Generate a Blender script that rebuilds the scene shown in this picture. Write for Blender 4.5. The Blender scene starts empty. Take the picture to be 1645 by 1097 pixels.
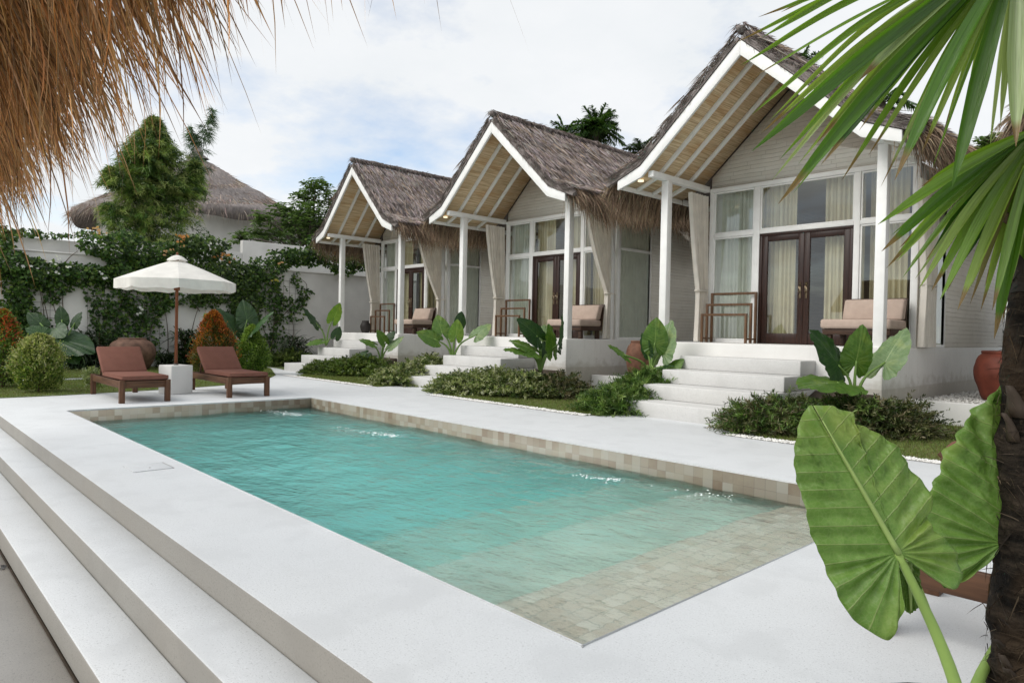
import bpy, math, random
import numpy as np
rng = np.random.default_rng(7)
random.seed(7)
scene = bpy.context.scene
COL = scene.collection

# ------------------------------------------------------------------ camera
IW, IH, FPX = 1645.0, 1097.0, 1112.4
PITCH, ROLL, YAW, CAMZ = -.0138, .0202, -.8185, 1.2
def cam_axes():
    cy, sy = math.cos(YAW), math.sin(YAW)
    f = np.array([sy, cy, 0.]); rt = np.array([cy, -sy, 0.]); up = np.array([0, 0, 1.])
    cp, sp = math.cos(PITCH), math.sin(PITCH)
    f2 = cp*f + sp*up; up2 = -sp*f + cp*up
    cr, sr = math.cos(ROLL), math.sin(ROLL)
    return np.array([cr*rt + sr*up2, -(-sr*rt + cr*up2), f2])
CM = cam_axes()
CAMP = np.array([0, 0, CAMZ])
def at(x, y, X=None, Y=None, Z=None, D=None):
    """the point of the place seen at photo position (x, y) on a given plane or at depth D"""
    v = CM.T @ np.array([(x-IW/2)/FPX, (y-IH/2)/FPX, 1.])
    if X is not None: t = X/v[0]
    elif Y is not None: t = Y/v[1]
    elif D is not None: t = D
    else: t = ((Z or 0)-CAMZ)/v[2]
    return CAMP + v*t

# ------------------------------------------------------------------ mesh builder
class MB:
    def __init__(s): s.v=[]; s.n=0; s.f=[]; s.c=[]; s.uv=[]
    def add(s, verts, faces, col=None, uv=None):
        verts = np.asarray(verts, float).reshape(-1, 3)
        faces = np.asarray(faces, int)
        if faces.ndim == 1: faces = faces.reshape(1, -1)
        s.f.append(faces + s.n); s.v.append(verts)
        if col is None: col = np.ones((len(verts), 3))
        col = np.asarray(col, float)
        if col.ndim == 1: col = np.tile(col, (len(verts), 1))
        s.c.append(col)
        s.uv.append(np.zeros((len(verts), 2)) if uv is None else np.asarray(uv, float))
        s.n += len(verts); return s
    def box(s, lo, hi, col=None):
        x0,y0,z0 = lo; x1,y1,z1 = hi
        v = [(x0,y0,z0),(x1,y0,z0),(x1,y1,z0),(x0,y1,z0),(x0,y0,z1),(x1,y0,z1),(x1,y1,z1),(x0,y1,z1)]
        return s.add(v, [(0,3,2,1),(4,5,6,7),(0,1,5,4),(1,2,6,5),(2,3,7,6),(3,0,4,7)], col)
    def bar(s, p0, p1, w, h, up=(0,0,1), col=None):
        p0=np.array(p0,float); p1=np.array(p1,float); d=p1-p0; d/=np.linalg.norm(d)
        u=np.array(up,float); sd=np.cross(d,u); sd/=np.linalg.norm(sd); u=np.cross(sd,d)
        v=[]
        for p in (p0,p1):
            for a,b in ((-1,-1),(1,-1),(1,1),(-1,1)): v.append(p+sd*a*w/2+u*b*h/2)
        return s.add(v,[(0,1,2,3),(7,6,5,4),(0,4,5,1),(1,5,6,2),(2,6,7,3),(3,7,4,0)],col)
    def tube(s, pts, rad, n=8, col=None, cap=True):
        pts=np.asarray(pts,float); m=len(pts)
        rad=np.broadcast_to(np.asarray(rad,float),(m,))
        tg=np.gradient(pts,axis=0); tg/=np.linalg.norm(tg,axis=1)[:,None]+1e-9
        ref=np.array([0,0,1.]) if abs(tg[:,2]).mean()<.8 else np.array([1.,0,0])
        a=np.cross(tg,ref); a/=np.linalg.norm(a,axis=1)[:,None]+1e-9; b=np.cross(tg,a)
        th=np.linspace(0,2*np.pi,n,endpoint=False)
        v=(pts[:,None]+rad[:,None,None]*(np.cos(th)[None,:,None]*a[:,None]+np.sin(th)[None,:,None]*b[:,None])).reshape(-1,3)
        i,j=np.meshgrid(np.arange(m-1),np.arange(n),indexing='ij'); j2=(j+1)%n
        f=np.stack([i*n+j,i*n+j2,(i+1)*n+j2,(i+1)*n+j],-1).reshape(-1,4)
        base=s.n; s.add(v,f,col)
        if cap:
            s.f.append(np.arange(n)[None,::-1]+base); s.f.append(np.arange(n)[None]+base+(m-1)*n)
        return s
    def lathe(s, prof, c=(0,0,0), n=32, col=None, jit=0, sx=1):
        prof=np.asarray(prof,float); m=len(prof); th=np.linspace(0,2*np.pi,n,endpoint=False)
        r=prof[:,0][:,None]*(1+jit*rng.normal(size=(m,n)))
        v=np.stack([r*np.cos(th)*sx+c[0], r*np.sin(th)+c[1], np.repeat(prof[:,1][:,None],n,1)+c[2]],-1).reshape(-1,3)
        i,j=np.meshgrid(np.arange(m-1),np.arange(n),indexing='ij'); j2=(j+1)%n
        f=np.stack([i*n+j,i*n+j2,(i+1)*n+j2,(i+1)*n+j],-1).reshape(-1,4)
        return s.add(v,f,col)
    def grid(s, P, col=None, uv=None, flip=False):
        P=np.asarray(P,float); a,b=P.shape[:2]
        i,j=np.meshgrid(np.arange(a-1),np.arange(b-1),indexing='ij')
        f=np.stack([i*b+j,(i+1)*b+j,(i+1)*b+j+1,i*b+j+1],-1).reshape(-1,4)
        if flip: f=f[:,::-1]
        return s.add(P.reshape(-1,3),f,None if col is None else np.asarray(col).reshape(-1,3),None if uv is None else np.asarray(uv).reshape(-1,2))
    def prism(s, poly, axis, a, b, col=None):
        """polygon (2d) extruded along axis from a to b; axis 'y': poly=(x,z); 'z': (x,y); 'x': (y,z)"""
        n=len(poly); v=[]
        for t in (a,b):
            for p in poly:
                v.append({'y':(p[0],t,p[1]),'z':(p[0],p[1],t),'x':(t,p[0],p[1])}[axis])
        base=s.n
        s.add(v,[(i,(i+1)%n,n+(i+1)%n,n+i) for i in range(n)],col)
        s.f.append(np.arange(n)[None,::-1]+base); s.f.append((np.arange(n)+n)[None]+base)
        return s
    # many thin tapering blades: root, direction, length, width, bend vector
    def blades(s, P, D, L, Wd, bend=None, col=None, seg=2, side=None, fold=0):
        P=np.asarray(P,float); n=len(P); D=np.asarray(D,float); D=D/np.linalg.norm(D,axis=1)[:,None]
        L=np.broadcast_to(L,(n,)); Wd=np.broadcast_to(Wd,(n,))
        if bend is None: bend=np.zeros((n,3))
        bend=np.broadcast_to(bend,(n,3))
        if side is None: side=rng.normal(size=(n,3))
        side=np.cross(D,side); side/=np.linalg.norm(side,axis=1)[:,None]+1e-9
        ks=np.linspace(0,1,seg+1); V=[]
        for k in ks[:-1]:
            c=P+D*(L*k)[:,None]+bend*(L*k*k)[:,None]
            w=(Wd*(1-k**2*.75)*.5)[:,None]
            V+= [c-side*w,c+side*w]
        V.append(P+D*L[:,None]+bend*L[:,None])
        m=2*seg+1; V=np.stack(V,1).reshape(-1,3); o=(np.arange(n)*m)[:,None]
        cc=None
        if col is not None:
            col=np.asarray(col,float)
            cc=np.repeat(np.broadcast_to(col,(n,3)),m,0)
        base=s.n; s.add(V,o+np.array([[2*seg-2,2*seg-1,2*seg]]),cc)
        for k in range(seg-1): s.f.append(o+np.array([[2*k,2*k+1,2*k+3,2*k+2]])+base)
        return s
    # folded diamond leaves
    def leaves(s, P, D, N, L, Wd, col=None, fold=.25):
        P=np.asarray(P,float); n=len(P); D=D/(np.linalg.norm(D,axis=1)[:,None]+1e-9)
        S=np.cross(D,N); S/=np.linalg.norm(S,axis=1)[:,None]+1e-9; U=np.cross(S,D)
        L=np.broadcast_to(L,(n,))[:,None]; Wd=np.broadcast_to(Wd,(n,))[:,None]
        mid=P+D*L*.45
        V=np.stack([P,mid+S*Wd*.5+U*Wd*fold,P+D*L-U*L*.12,mid-S*Wd*.5+U*Wd*fold],1).reshape(-1,3)
        o=(np.arange(n)*4)[:,None]
        cc=None if col is None else np.repeat(np.broadcast_to(np.asarray(col,float),(n,3)),4,0)
        base=s.n; s.add(V,o+np.array([[0,1,2]]),cc); s.f.append(o+np.array([[0,2,3]])+base)
        return s
    def mesh(s, name, mat, smooth=False, bevel=0):
        me=bpy.data.meshes.new(name)
        V=np.concatenate(s.v); me.vertices.add(len(V)); me.vertices.foreach_set('co',V.ravel().astype(np.float32))
        idx=np.concatenate([f.ravel() for f in s.f]); tot=np.concatenate([np.full(len(f),f.shape[1]) for f in s.f])
        st=np.concatenate([[0],np.cumsum(tot)[:-1]])
        me.loops.add(len(idx)); me.loops.foreach_set('vertex_index',idx.astype(np.int32))
        me.polygons.add(len(tot)); me.polygons.foreach_set('loop_start',st.astype(np.int32)); me.polygons.foreach_set('loop_total',tot.astype(np.int32))
        if smooth: me.polygons.foreach_set('use_smooth',np.ones(len(tot),bool))
        me.update(calc_edges=True)
        C=np.concatenate(s.c); C=np.concatenate([C,np.ones((len(C),1))],1)
        a=me.color_attributes.new('Col','FLOAT_COLOR','POINT'); a.data.foreach_set('color',C.ravel().astype(np.float32))
        u=np.concatenate(s.uv)
        if np.abs(u).max()>0:
            l=me.uv_layers.new(name='UVMap'); l.data.foreach_set('uv',u[idx].ravel().astype(np.float32))
        me.validate()
        if mat is not None: me.materials.append(mat)
        return me
    def build(s, name, mat, parent=None, smooth=False, bevel=0, loc=None, solid=0, side=None):
        o=bpy.data.objects.new(name,s.mesh(name,mat,smooth)); COL.objects.link(o)
        if side is not None:
            o.data.materials.append(side)
            for p_ in o.data.polygons:
                if abs(p_.normal.z)<.5: p_.material_index=1
        if parent is not None: o.parent=parent
        if loc is not None: o.location=loc
        if bevel:
            b=o.modifiers.new('bevel','BEVEL'); b.width=bevel; b.segments=2; b.limit_method='ANGLE'
        if solid:
            b=o.modifiers.new('solid','SOLIDIFY'); b.thickness=solid; b.offset=0
        return o

def tag(o,label=None,cat=None,group=None,kind=None):
    if label: o['label']=label
    if cat: o['category']=cat
    if group: o['group']=group
    if kind: o['kind']=kind
    return o
def thing(name,label,cat,loc=(0,0,0),rz=0,group=None):
    o=bpy.data.objects.new(name,None); COL.objects.link(o); o.location=loc; o.rotation_euler=(0,0,rz)
    o.empty_display_size=.1
    return tag(o,label,cat,group)
def copy_tree(o,parent=None):
    c=o.copy(); COL.objects.link(c)
    if parent is not None: c.parent=parent
    for ch in list(o.children): copy_tree(ch,c)
    return c
def unit(v):
    v=np.asarray(v,float); return v/(np.linalg.norm(v,axis=-1,keepdims=True)+1e-12)
def spline(pts,n=16):
    pts=np.asarray(pts,float); m=len(pts)
    P=np.vstack([2*pts[0]-pts[1],pts,2*pts[-1]-pts[-2]])
    out=[]
    for t in np.linspace(0,m-1-1e-9,n):
        i=int(t); u=t-i; p0,p1,p2,p3=P[i:i+4]
        out.append(.5*((2*p1)+(-p0+p2)*u+(2*p0-5*p1+4*p2-p3)*u*u+(-p0+3*p1-3*p2+p3)*u**3))
    return np.array(out)

# ------------------------------------------------------------------ materials
def nodes(name):
    m=bpy.data.materials.new(name); m.use_nodes=True; nt=m.node_tree
    return m,nt,nt.nodes['Principled BSDF']
def N(nt,t,**k):
    n=nt.nodes.new(t)
    for a,b in k.items():
        if a.startswith('i_'): n.inputs[a[2:].replace('_',' ')].default_value=b
        else: setattr(n,a,b)
    return n
def ramp(nt,src,stops):
    r=N(nt,'ShaderNodeValToRGB'); e=r.color_ramp.elements
    while len(e)<len(stops): e.new(.5)
    for k,(p,c) in enumerate(stops):
        e[k].position=p; e[k].color=(c,c,c,1) if np.isscalar(c) else (*c,1)
    nt.links.new(src,r.inputs[0]); return r.outputs[0]
def mixc(nt,a,b,fac,mode='MIX'):
    m=N(nt,'ShaderNodeMix',data_type='RGBA',blend_type=mode)
    for sock,v in ((m.inputs[0],fac),(m.inputs[6],a),(m.inputs[7],b)):
        if isinstance(v,bpy.types.NodeSocket): nt.links.new(v,sock)
        else: sock.default_value=v if np.isscalar(v) else (*v,1)
    return m.outputs[2]
def math_(nt,op,a,b=None,c=None):
    m=N(nt,'ShaderNodeMath',operation=op)
    for k,v in enumerate((a,b,c)):
        if v is None: continue
        if isinstance(v,bpy.types.NodeSocket): nt.links.new(v,m.inputs[k])
        else: m.inputs[k].default_value=v
    return m.outputs[0]
def noise(nt,scale,detail=4,vec=None,rough=.55,w=None):
    n=N(nt,'ShaderNodeTexNoise'); n.inputs['Scale'].default_value=scale; n.inputs['Detail'].default_value=detail; n.inputs['Roughness'].default_value=rough
    if vec is None:
        tc=N(nt,'ShaderNodeTexCoord'); vec=tc.outputs['Object']
    nt.links.new(vec,n.inputs['Vector']); return n.outputs['Fac']
def scaled(nt,sx,sy,sz,out='Object'):
    tc=N(nt,'ShaderNodeTexCoord'); mp=N(nt,'ShaderNodeMapping'); mp.inputs['Scale'].default_value=(sx,sy,sz)
    nt.links.new(tc.outputs[out],mp.inputs['Vector']); return mp.outputs[0]
def bump(nt,b,h,strength=.3,dist=.01):
    n=N(nt,'ShaderNodeBump'); n.inputs['Strength'].default_value=strength; n.inputs['Distance'].default_value=dist
    nt.links.new(h,n.inputs['Height']); nt.links.new(n.outputs[0],b.inputs['Normal'])

def m_plain(name,c,rough=.6,var=.12,scale=6,bscale=60,bstr=.15,spec=.3,metal=0):
    m,nt,b=nodes(name)
    f=noise(nt,scale,5)
    col=mixc(nt,[x*(1-var) for x in c],[min(1,x*(1+var)) for x in c],ramp(nt,f,[(.3,0.),(.7,1.)]))
    nt.links.new(col,b.inputs['Base Color']); b.inputs['Roughness'].default_value=rough
    b.inputs['Specular IOR Level'].default_value=spec; b.inputs['Metallic'].default_value=metal
    if bstr: bump(nt,b,noise(nt,bscale,3),bstr,.004)
    return m
def m_terrazzo(name,base,dirt=.25,dirtcol=(.42,.40,.36)):
    m,nt,b=nodes(name)
    f=noise(nt,1.1,6); f2=noise(nt,150,2); f3=noise(nt,70,2); f4=noise(nt,.35,4)
    c=mixc(nt,[x*.93 for x in base],base,ramp(nt,f,[(.3,0.),(.65,1.)]))
    c=mixc(nt,c,[x*.55 for x in base],math_(nt,'MULTIPLY',ramp(nt,f2,[(.60,0.),(.66,1.)]),.6))
    c=mixc(nt,c,[x*.62 for x in base],math_(nt,'MULTIPLY',ramp(nt,f3,[(.63,0.),(.70,1.)]),.55))
    c=mixc(nt,c,[min(1,x*1.12) for x in base],math_(nt,'MULTIPLY',ramp(nt,noise(nt,110,2),[(.58,0.),(.66,1.)]),.6))
    c=mixc(nt,c,[x*.86 for x in base],math_(nt,'MULTIPLY',ramp(nt,noise(nt,3.3,7),[(.50,0.),(.62,1.)]),.5))
    c=mixc(nt,c,dirtcol,math_(nt,'MULTIPLY',ramp(nt,f4,[(.52,0.),(.75,1.)]),dirt))
    nt.links.new(c,b.inputs['Base Color']); b.inputs['Roughness'].default_value=.62; b.inputs['Specular IOR Level'].default_value=.25
    bump(nt,b,f2,.12,.002); return m
def m_wood(name,dark,light,axis='X',rough=.5,scale=3):
    m,nt,b=nodes(name)
    sc={'X':(1,14,14),'Y':(14,1,14),'Z':(14,14,1)}[axis]
    f=noise(nt,scale,6,scaled(nt,*sc))
    c=mixc(nt,dark,light,ramp(nt,f,[(.3,0.),(.7,1.)]))
    nt.links.new(c,b.inputs['Base Color']); b.inputs['Roughness'].default_value=rough; b.inputs['Specular IOR Level'].default_value=.3
    bump(nt,b,f,.2,.003); return m
def m_brick(name,axis):
    m,nt,b=nodes(name)
    tc=N(nt,'ShaderNodeTexCoord'); sp=N(nt,'ShaderNodeSeparateXYZ'); nt.links.new(tc.outputs['Object'],sp.inputs[0])
    cb=N(nt,'ShaderNodeCombineXYZ'); nt.links.new(sp.outputs['XY'.index(axis)],cb.inputs[0]); nt.links.new(sp.outputs[2],cb.inputs[1])
    wob=noise(nt,1.6,2); wz=math_(nt,'MULTIPLY_ADD',wob,.035,sp.outputs[2]); nt.links.new(wz,cb.inputs[1])
    row=math_(nt,'DIVIDE',wz,.074); fr=math_(nt,'ABSOLUTE',math_(nt,'SUBTRACT',math_(nt,'FRACT',row),.5))
    gap=noise(nt,3.,3,scaled(nt,.5,.5,9)); joint=math_(nt,'MULTIPLY',ramp(nt,fr,[(.445,0.),(.475,1.)]),ramp(nt,gap,[(.36,.15),(.6,1.)]))
    cr=N(nt,'ShaderNodeCombineXYZ'); nt.links.new(math_(nt,'FLOOR',row),cr.inputs[0]); wn=N(nt,'ShaderNodeTexWhiteNoise'); nt.links.new(cr.outputs[0],wn.inputs['Vector'])
    ux=math_(nt,'MULTIPLY_ADD',wn.outputs['Value'],7.3,math_(nt,'DIVIDE',sp.outputs['XY'.index(axis)],.62)); fx=math_(nt,'ABSOLUTE',math_(nt,'SUBTRACT',math_(nt,'FRACT',ux),.5))
    vj=math_(nt,'MULTIPLY',ramp(nt,fx,[(.491,0.),(.498,1.)]),.45); joint=math_(nt,'MAXIMUM',joint,vj)
    c=mixc(nt,(.85,.815,.745),(.89,.86,.80),wn.outputs['Value'])
    c=mixc(nt,c,(.70,.665,.60),math_(nt,'MULTIPLY',ramp(nt,noise(nt,2.2,5),[(.5,0.),(.8,1.)]),.45))
    c=mixc(nt,c,(.36,.33,.28),math_(nt,'MULTIPLY',joint,.75))
    nt.links.new(c,b.inputs['Base Color']); b.inputs['Roughness'].default_value=.75; b.inputs['Specular IOR Level'].default_value=.2
    h=math_(nt,'SUBTRACT',1.,joint); h=math_(nt,'MULTIPLY_ADD',noise(nt,14,4),.5,h)
    bump(nt,b,h,.7,.012); return m
def m_attr(name,rough=.55,trans=.25,spec=.3,var=.25,vscale=3,mul=1.,tint=(1.25,1.35,.6)):
    """foliage and straw: the colour attribute varied by noise, part of the light passing through"""
    m,nt,b=nodes(name)
    a=N(nt,'ShaderNodeVertexColor'); a.layer_name='Col'
    f=noise(nt,vscale,4)
    v=math_(nt,'MULTIPLY_ADD',f,2*var,mul-var)
    c=N(nt,'ShaderNodeVectorMath',operation='SCALE'); nt.links.new(a.outputs[0],c.inputs[0]); nt.links.new(v,c.inputs['Scale'])
    nt.links.new(c.outputs[0],b.inputs['Base Color']); b.inputs['Roughness'].default_value=rough; b.inputs['Specular IOR Level'].default_value=spec
    if trans:
        t=N(nt,'ShaderNodeBsdfTranslucent'); tm=N(nt,'ShaderNodeVectorMath',operation='MULTIPLY'); tm.inputs[1].default_value=tint
        nt.links.new(c.outputs[0],tm.inputs[0]); nt.links.new(tm.outputs[0],t.inputs[0])
        mx=N(nt,'ShaderNodeMixShader'); mx.inputs[0].default_value=trans
        nt.links.new(b.outputs[0],mx.inputs[1]); nt.links.new(t.outputs[0],mx.inputs[2])
        nt.links.new(mx.outputs[0],nt.nodes['Material Output'].inputs[0])
    return m
def m_frond(name):
    m=m_attr(name,.27,.40,.55,.12,5,1.,(1.3,1.3,.5)); nt=m.node_tree; b=nt.nodes['Principled BSDF']
    uv=N(nt,'ShaderNodeUVMap'); mp=N(nt,'ShaderNodeMapping'); mp.inputs['Scale'].default_value=(16,1.2,1); nt.links.new(uv.outputs[0],mp.inputs['Vector'])
    f=noise(nt,1.,3,mp.outputs[0]); old=b.inputs['Base Color'].links[0].from_socket
    g=N(nt,'ShaderNodeVectorMath',operation='SCALE'); nt.links.new(old,g.inputs[0]); nt.links.new(math_(nt,'MULTIPLY_ADD',ramp(nt,f,[(.3,0.),(.7,1.)]),.75,.65),g.inputs['Scale'])
    nt.links.new(g.outputs[0],b.inputs['Base Color']); bump(nt,b,f,.5,.004)
    return m
def m_cloth(name,c,trans=.3,weave=260,wrinkle=9):
    m,nt,b=nodes(name)
    f=noise(nt,wrinkle,4); c1=mixc(nt,[x*.86 for x in c],c,ramp(nt,f,[(.3,0.),(.7,1.)]))
    nt.links.new(c1,b.inputs['Base Color']); b.inputs['Roughness'].default_value=.9; b.inputs['Specular IOR Level'].default_value=.1
    bump(nt,b,noise(nt,weave,2),.25,.002)
    if trans:
        t=N(nt,'ShaderNodeBsdfTranslucent'); nt.links.new(c1,t.inputs[0])
        mx=N(nt,'ShaderNodeMixShader'); mx.inputs[0].default_value=trans
        nt.links.new(b.outputs[0],mx.inputs[1]); nt.links.new(t.outputs[0],mx.inputs[2]); nt.links.new(mx.outputs[0],nt.nodes['Material Output'].inputs[0])
    return m
def m_glass(name):
    m,nt,b=nodes(name); nt.nodes.remove(b)
    g=N(nt,'ShaderNodeBsdfGlossy'); g.inputs['Roughness'].default_value=.0; g.inputs['Color'].default_value=(.95,.98,1,1)
    t=N(nt,'ShaderNodeBsdfTransparent'); t.inputs[0].default_value=(.93,.97,.95,1)
    fr=N(nt,'ShaderNodeFresnel'); fr.inputs[0].default_value=1.5
    bp=N(nt,'ShaderNodeBump'); bp.inputs['Strength'].default_value=.06; bp.inputs['Distance'].default_value=.02
    nt.links.new(noise(nt,1.3,2),bp.inputs['Height']); nt.links.new(bp.outputs[0],g.inputs['Normal'])
    mx=N(nt,'ShaderNodeMixShader'); nt.links.new(math_(nt,'MINIMUM',math_(nt,'MULTIPLY_ADD',fr.outputs[0],.9,.07),.32),mx.inputs[0])
    nt.links.new(t.outputs[0],mx.inputs[1]); nt.links.new(g.outputs[0],mx.inputs[2]); nt.links.new(mx.outputs[0],nt.nodes['Material Output'].inputs[0])
    return m
def m_ear(name,green,pale,veincol):
    """large ribbed leaf: UV = metres along and across the midrib from the stalk"""
    m,nt,b=nodes(name)
    uv=N(nt,'ShaderNodeUVMap'); sp=N(nt,'ShaderNodeSeparateXYZ'); nt.links.new(uv.outputs[0],sp.inputs[0])
    at_=N(nt,'ShaderNodeVertexColor'); at_.layer_name='Col'; sa=N(nt,'ShaderNodeSeparateColor'); nt.links.new(at_.outputs[0],sa.inputs[0])
    q=math_(nt,'ABSOLUTE',sp.outputs[1])
    fr=math_(nt,'FRACT',sa.outputs[0])      # red: lateral vein phase
    d=math_(nt,'ABSOLUTE',math_(nt,'SUBTRACT',fr,.5))
    lat=ramp(nt,d,[(.0,0.),(.455,0.),(.49,1.)])
    mid=math_(nt,'LESS_THAN',q,sa.outputs[1])   # green: midrib half width
    f=noise(nt,9,5,uv.outputs[0]); f2=noise(nt,45,3,uv.outputs[0])
    c=mixc(nt,green,pale,ramp(nt,f,[(.35,0.),(.7,1.)]))
    c=mixc(nt,c,[x*.6 for x in green],math_(nt,'MULTIPLY',ramp(nt,f2,[(.55,0.),(.75,1.)]),.35))
    c=mixc(nt,c,veincol,math_(nt,'MULTIPLY',lat,.6)); c=mixc(nt,c,veincol,mid)
    vo=N(nt,'ShaderNodeTexVoronoi',feature='DISTANCE_TO_EDGE'); vo.inputs['Scale'].default_value=85; nt.links.new(uv.outputs[0],vo.inputs['Vector'])
    net=ramp(nt,vo.outputs['Distance'],[(.0,1.),(.09,0.)]); c=mixc(nt,c,veincol,math_(nt,'MULTIPLY',net,.22))
    sp_=noise(nt,26,3,uv.outputs[0]); c=mixc(nt,c,(.16,.10,.03),math_(nt,'MULTIPLY',ramp(nt,sp_,[(.735,0.),(.76,1.)]),.7))
    c=mixc(nt,c,[veincol[0]*1.0,veincol[1]*.92,veincol[2]*.5],math_(nt,'MULTIPLY',ramp(nt,noise(nt,4.5,3,uv.outputs[0]),[(.52,0.),(.75,1.)]),.45))
    nt.links.new(c,b.inputs['Base Color']); b.inputs['Roughness'].default_value=.40; b.inputs['Specular IOR Level'].default_value=.42
    t=N(nt,'ShaderNodeBsdfTranslucent'); tm=N(nt,'ShaderNodeVectorMath',operation='MULTIPLY'); tm.inputs[1].default_value=(1.2,1.35,.45)
    nt.links.new(c,tm.inputs[0]); nt.links.new(tm.outputs[0],t.inputs[0])
    mx=N(nt,'ShaderNodeMixShader'); mx.inputs[0].default_value=.32
    nt.links.new(b.outputs[0],mx.inputs[1]); nt.links.new(t.outputs[0],mx.inputs[2]); nt.links.new(mx.outputs[0],nt.nodes['Material Output'].inputs[0])
    bump(nt,b,math_(nt,'ADD',math_(nt,'MULTIPLY',lat,.5),math_(nt,'ADD',math_(nt,'MULTIPLY',f2,.9),f)),.5,.008)
    return m
M={}
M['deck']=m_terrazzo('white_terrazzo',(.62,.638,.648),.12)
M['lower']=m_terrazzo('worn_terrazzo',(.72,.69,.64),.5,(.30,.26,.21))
M['riser']=m_terrazzo('riser_shade_grime',(.29,.28,.257),.5,(.30,.27,.23))  # deck terrazzo darkened: the eave's shade put into the colour, plus grime
M['plaster']=m_plain('white_plaster',(.64,.635,.615),.75,.06,1.5,40,.15)
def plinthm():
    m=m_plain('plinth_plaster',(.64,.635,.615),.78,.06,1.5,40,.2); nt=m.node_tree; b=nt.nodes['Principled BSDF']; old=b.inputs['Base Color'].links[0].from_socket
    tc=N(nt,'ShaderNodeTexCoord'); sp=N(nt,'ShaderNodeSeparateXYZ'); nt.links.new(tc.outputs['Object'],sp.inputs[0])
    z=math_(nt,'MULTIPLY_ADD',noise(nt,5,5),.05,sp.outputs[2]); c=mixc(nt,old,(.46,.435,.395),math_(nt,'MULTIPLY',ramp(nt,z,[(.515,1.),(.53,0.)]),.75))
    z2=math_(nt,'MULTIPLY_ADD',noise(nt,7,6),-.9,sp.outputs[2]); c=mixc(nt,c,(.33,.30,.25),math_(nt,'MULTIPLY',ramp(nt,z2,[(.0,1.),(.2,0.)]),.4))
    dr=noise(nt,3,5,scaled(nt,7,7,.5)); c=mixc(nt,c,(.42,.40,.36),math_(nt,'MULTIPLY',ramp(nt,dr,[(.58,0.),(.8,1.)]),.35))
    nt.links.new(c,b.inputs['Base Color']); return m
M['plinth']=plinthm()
M['wallp']=m_plain('weathered_plaster',(.66,.65,.62),.85,.14,.9,30,.25)
M['paint']=m_plain('white_paint',(.78,.78,.765),.45,.05,5,90,.06)
M['brickX']=m_brick('painted_brick_front','X'); M['brickY']=m_brick('painted_brick_side','Y')
M['teak']=m_wood('teak',(.055,.026,.014),(.13,.062,.032),'X'); M['teakY']=m_wood('teak_across',(.055,.026,.014),(.13,.062,.032),'Y'); M['teakZ']=m_wood('teak_upright',(.06,.028,.015),(.14,.065,.033),'Z')
M['door']=m_wood('dark_door_wood',(.016,.008,.006),(.045,.020,.014),'Z',.35)
M['rack']=m_wood('rack_wood',(.07,.035,.018),(.17,.09,.045),'Z')
M['pole']=m_wood('pole_wood',(.16,.05,.02),(.27,.10,.045),'Z')
M['cushion']=m_cloth('russet_cloth',(.195,.09,.068),0)
M['sofa']=m_cloth('rose_beige_cloth',(.43,.34,.285),0,180)
M['canvas']=m_cloth('cream_canvas',(.84,.825,.775),.22,220,5)
M['curtain']=m_cloth('sheer_white_cloth',(.90,.86,.79),.35,200,4)
M['drape']=m_cloth('cream_drape',(.80,.71,.50),.3,200,4)
M['voile']=m_cloth('pale_voile',(.84,.85,.77),.35,200,4)
M['metal']=m_plain('brass',(.28,.22,.15),.35,.05,4,60,.02,.5,1)
M['iron']=m_plain('rusty_iron',(.10,.085,.075),.6,.2,12,60,.1)
M['glass']=m_glass('window_glass')
M['straw']=m_attr('straw',.8,.12,.15,.22,1.2,1.,(1.1,.95,.7))
M['strawhair']=m_attr('dry_straw',.65,.3,.25,.2,2.,1.,(1.15,.85,.5))
M['leaf']=m_attr('leaf',.45,.28,.35,.3,2.5)
M['frond']=m_frond('palm_frond')
M['stem']=m_attr('stem',.55,0,.3,.25,9)
M['flower']=m_attr('petal',.6,.35,.2,.1,4)
M['grass']=m_attr('grass_blade',.6,.3,.2,.35,.9)
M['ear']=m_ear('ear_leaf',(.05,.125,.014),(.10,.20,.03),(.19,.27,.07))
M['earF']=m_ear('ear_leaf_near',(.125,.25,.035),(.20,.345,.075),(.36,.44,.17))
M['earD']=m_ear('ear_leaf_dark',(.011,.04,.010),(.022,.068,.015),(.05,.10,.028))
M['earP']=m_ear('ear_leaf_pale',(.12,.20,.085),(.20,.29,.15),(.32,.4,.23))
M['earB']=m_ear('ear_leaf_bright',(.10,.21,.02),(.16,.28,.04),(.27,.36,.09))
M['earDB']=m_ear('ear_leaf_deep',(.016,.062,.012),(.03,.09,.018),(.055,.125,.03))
M['room']=m_plain('room_wall',(.45,.42,.37),.8,.1,1,20,.1)
M['floorin']=m_plain('room_floor',(.16,.12,.09),.4,.1,1,20,.05)
M['pebble']=m_plain('white_pebble',(.68,.67,.64),.7,.2,30,80,.1)
M['gravelbase']=m_plain('gravel_base',(.40,.39,.37),.9,.3,40,120,.4)
M['terracotta']=m_plain('old_terracotta',(.14,.078,.054),.75,.45,7,50,.4)
M['redpot']=m_plain('red_clay',(.145,.036,.021),.6,.3,6,50,.3)
M['claypot']=m_plain('brown_clay',(.17,.082,.052),.7,.35,8,50,.3)
M['darkpot']=m_plain('charcoal_clay',(.03,.026,.024),.6,.3,6,50,.3)
M['foam']=m_plain('foam',(.85,.9,.9),.3,.05,20,60,.05)
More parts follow.
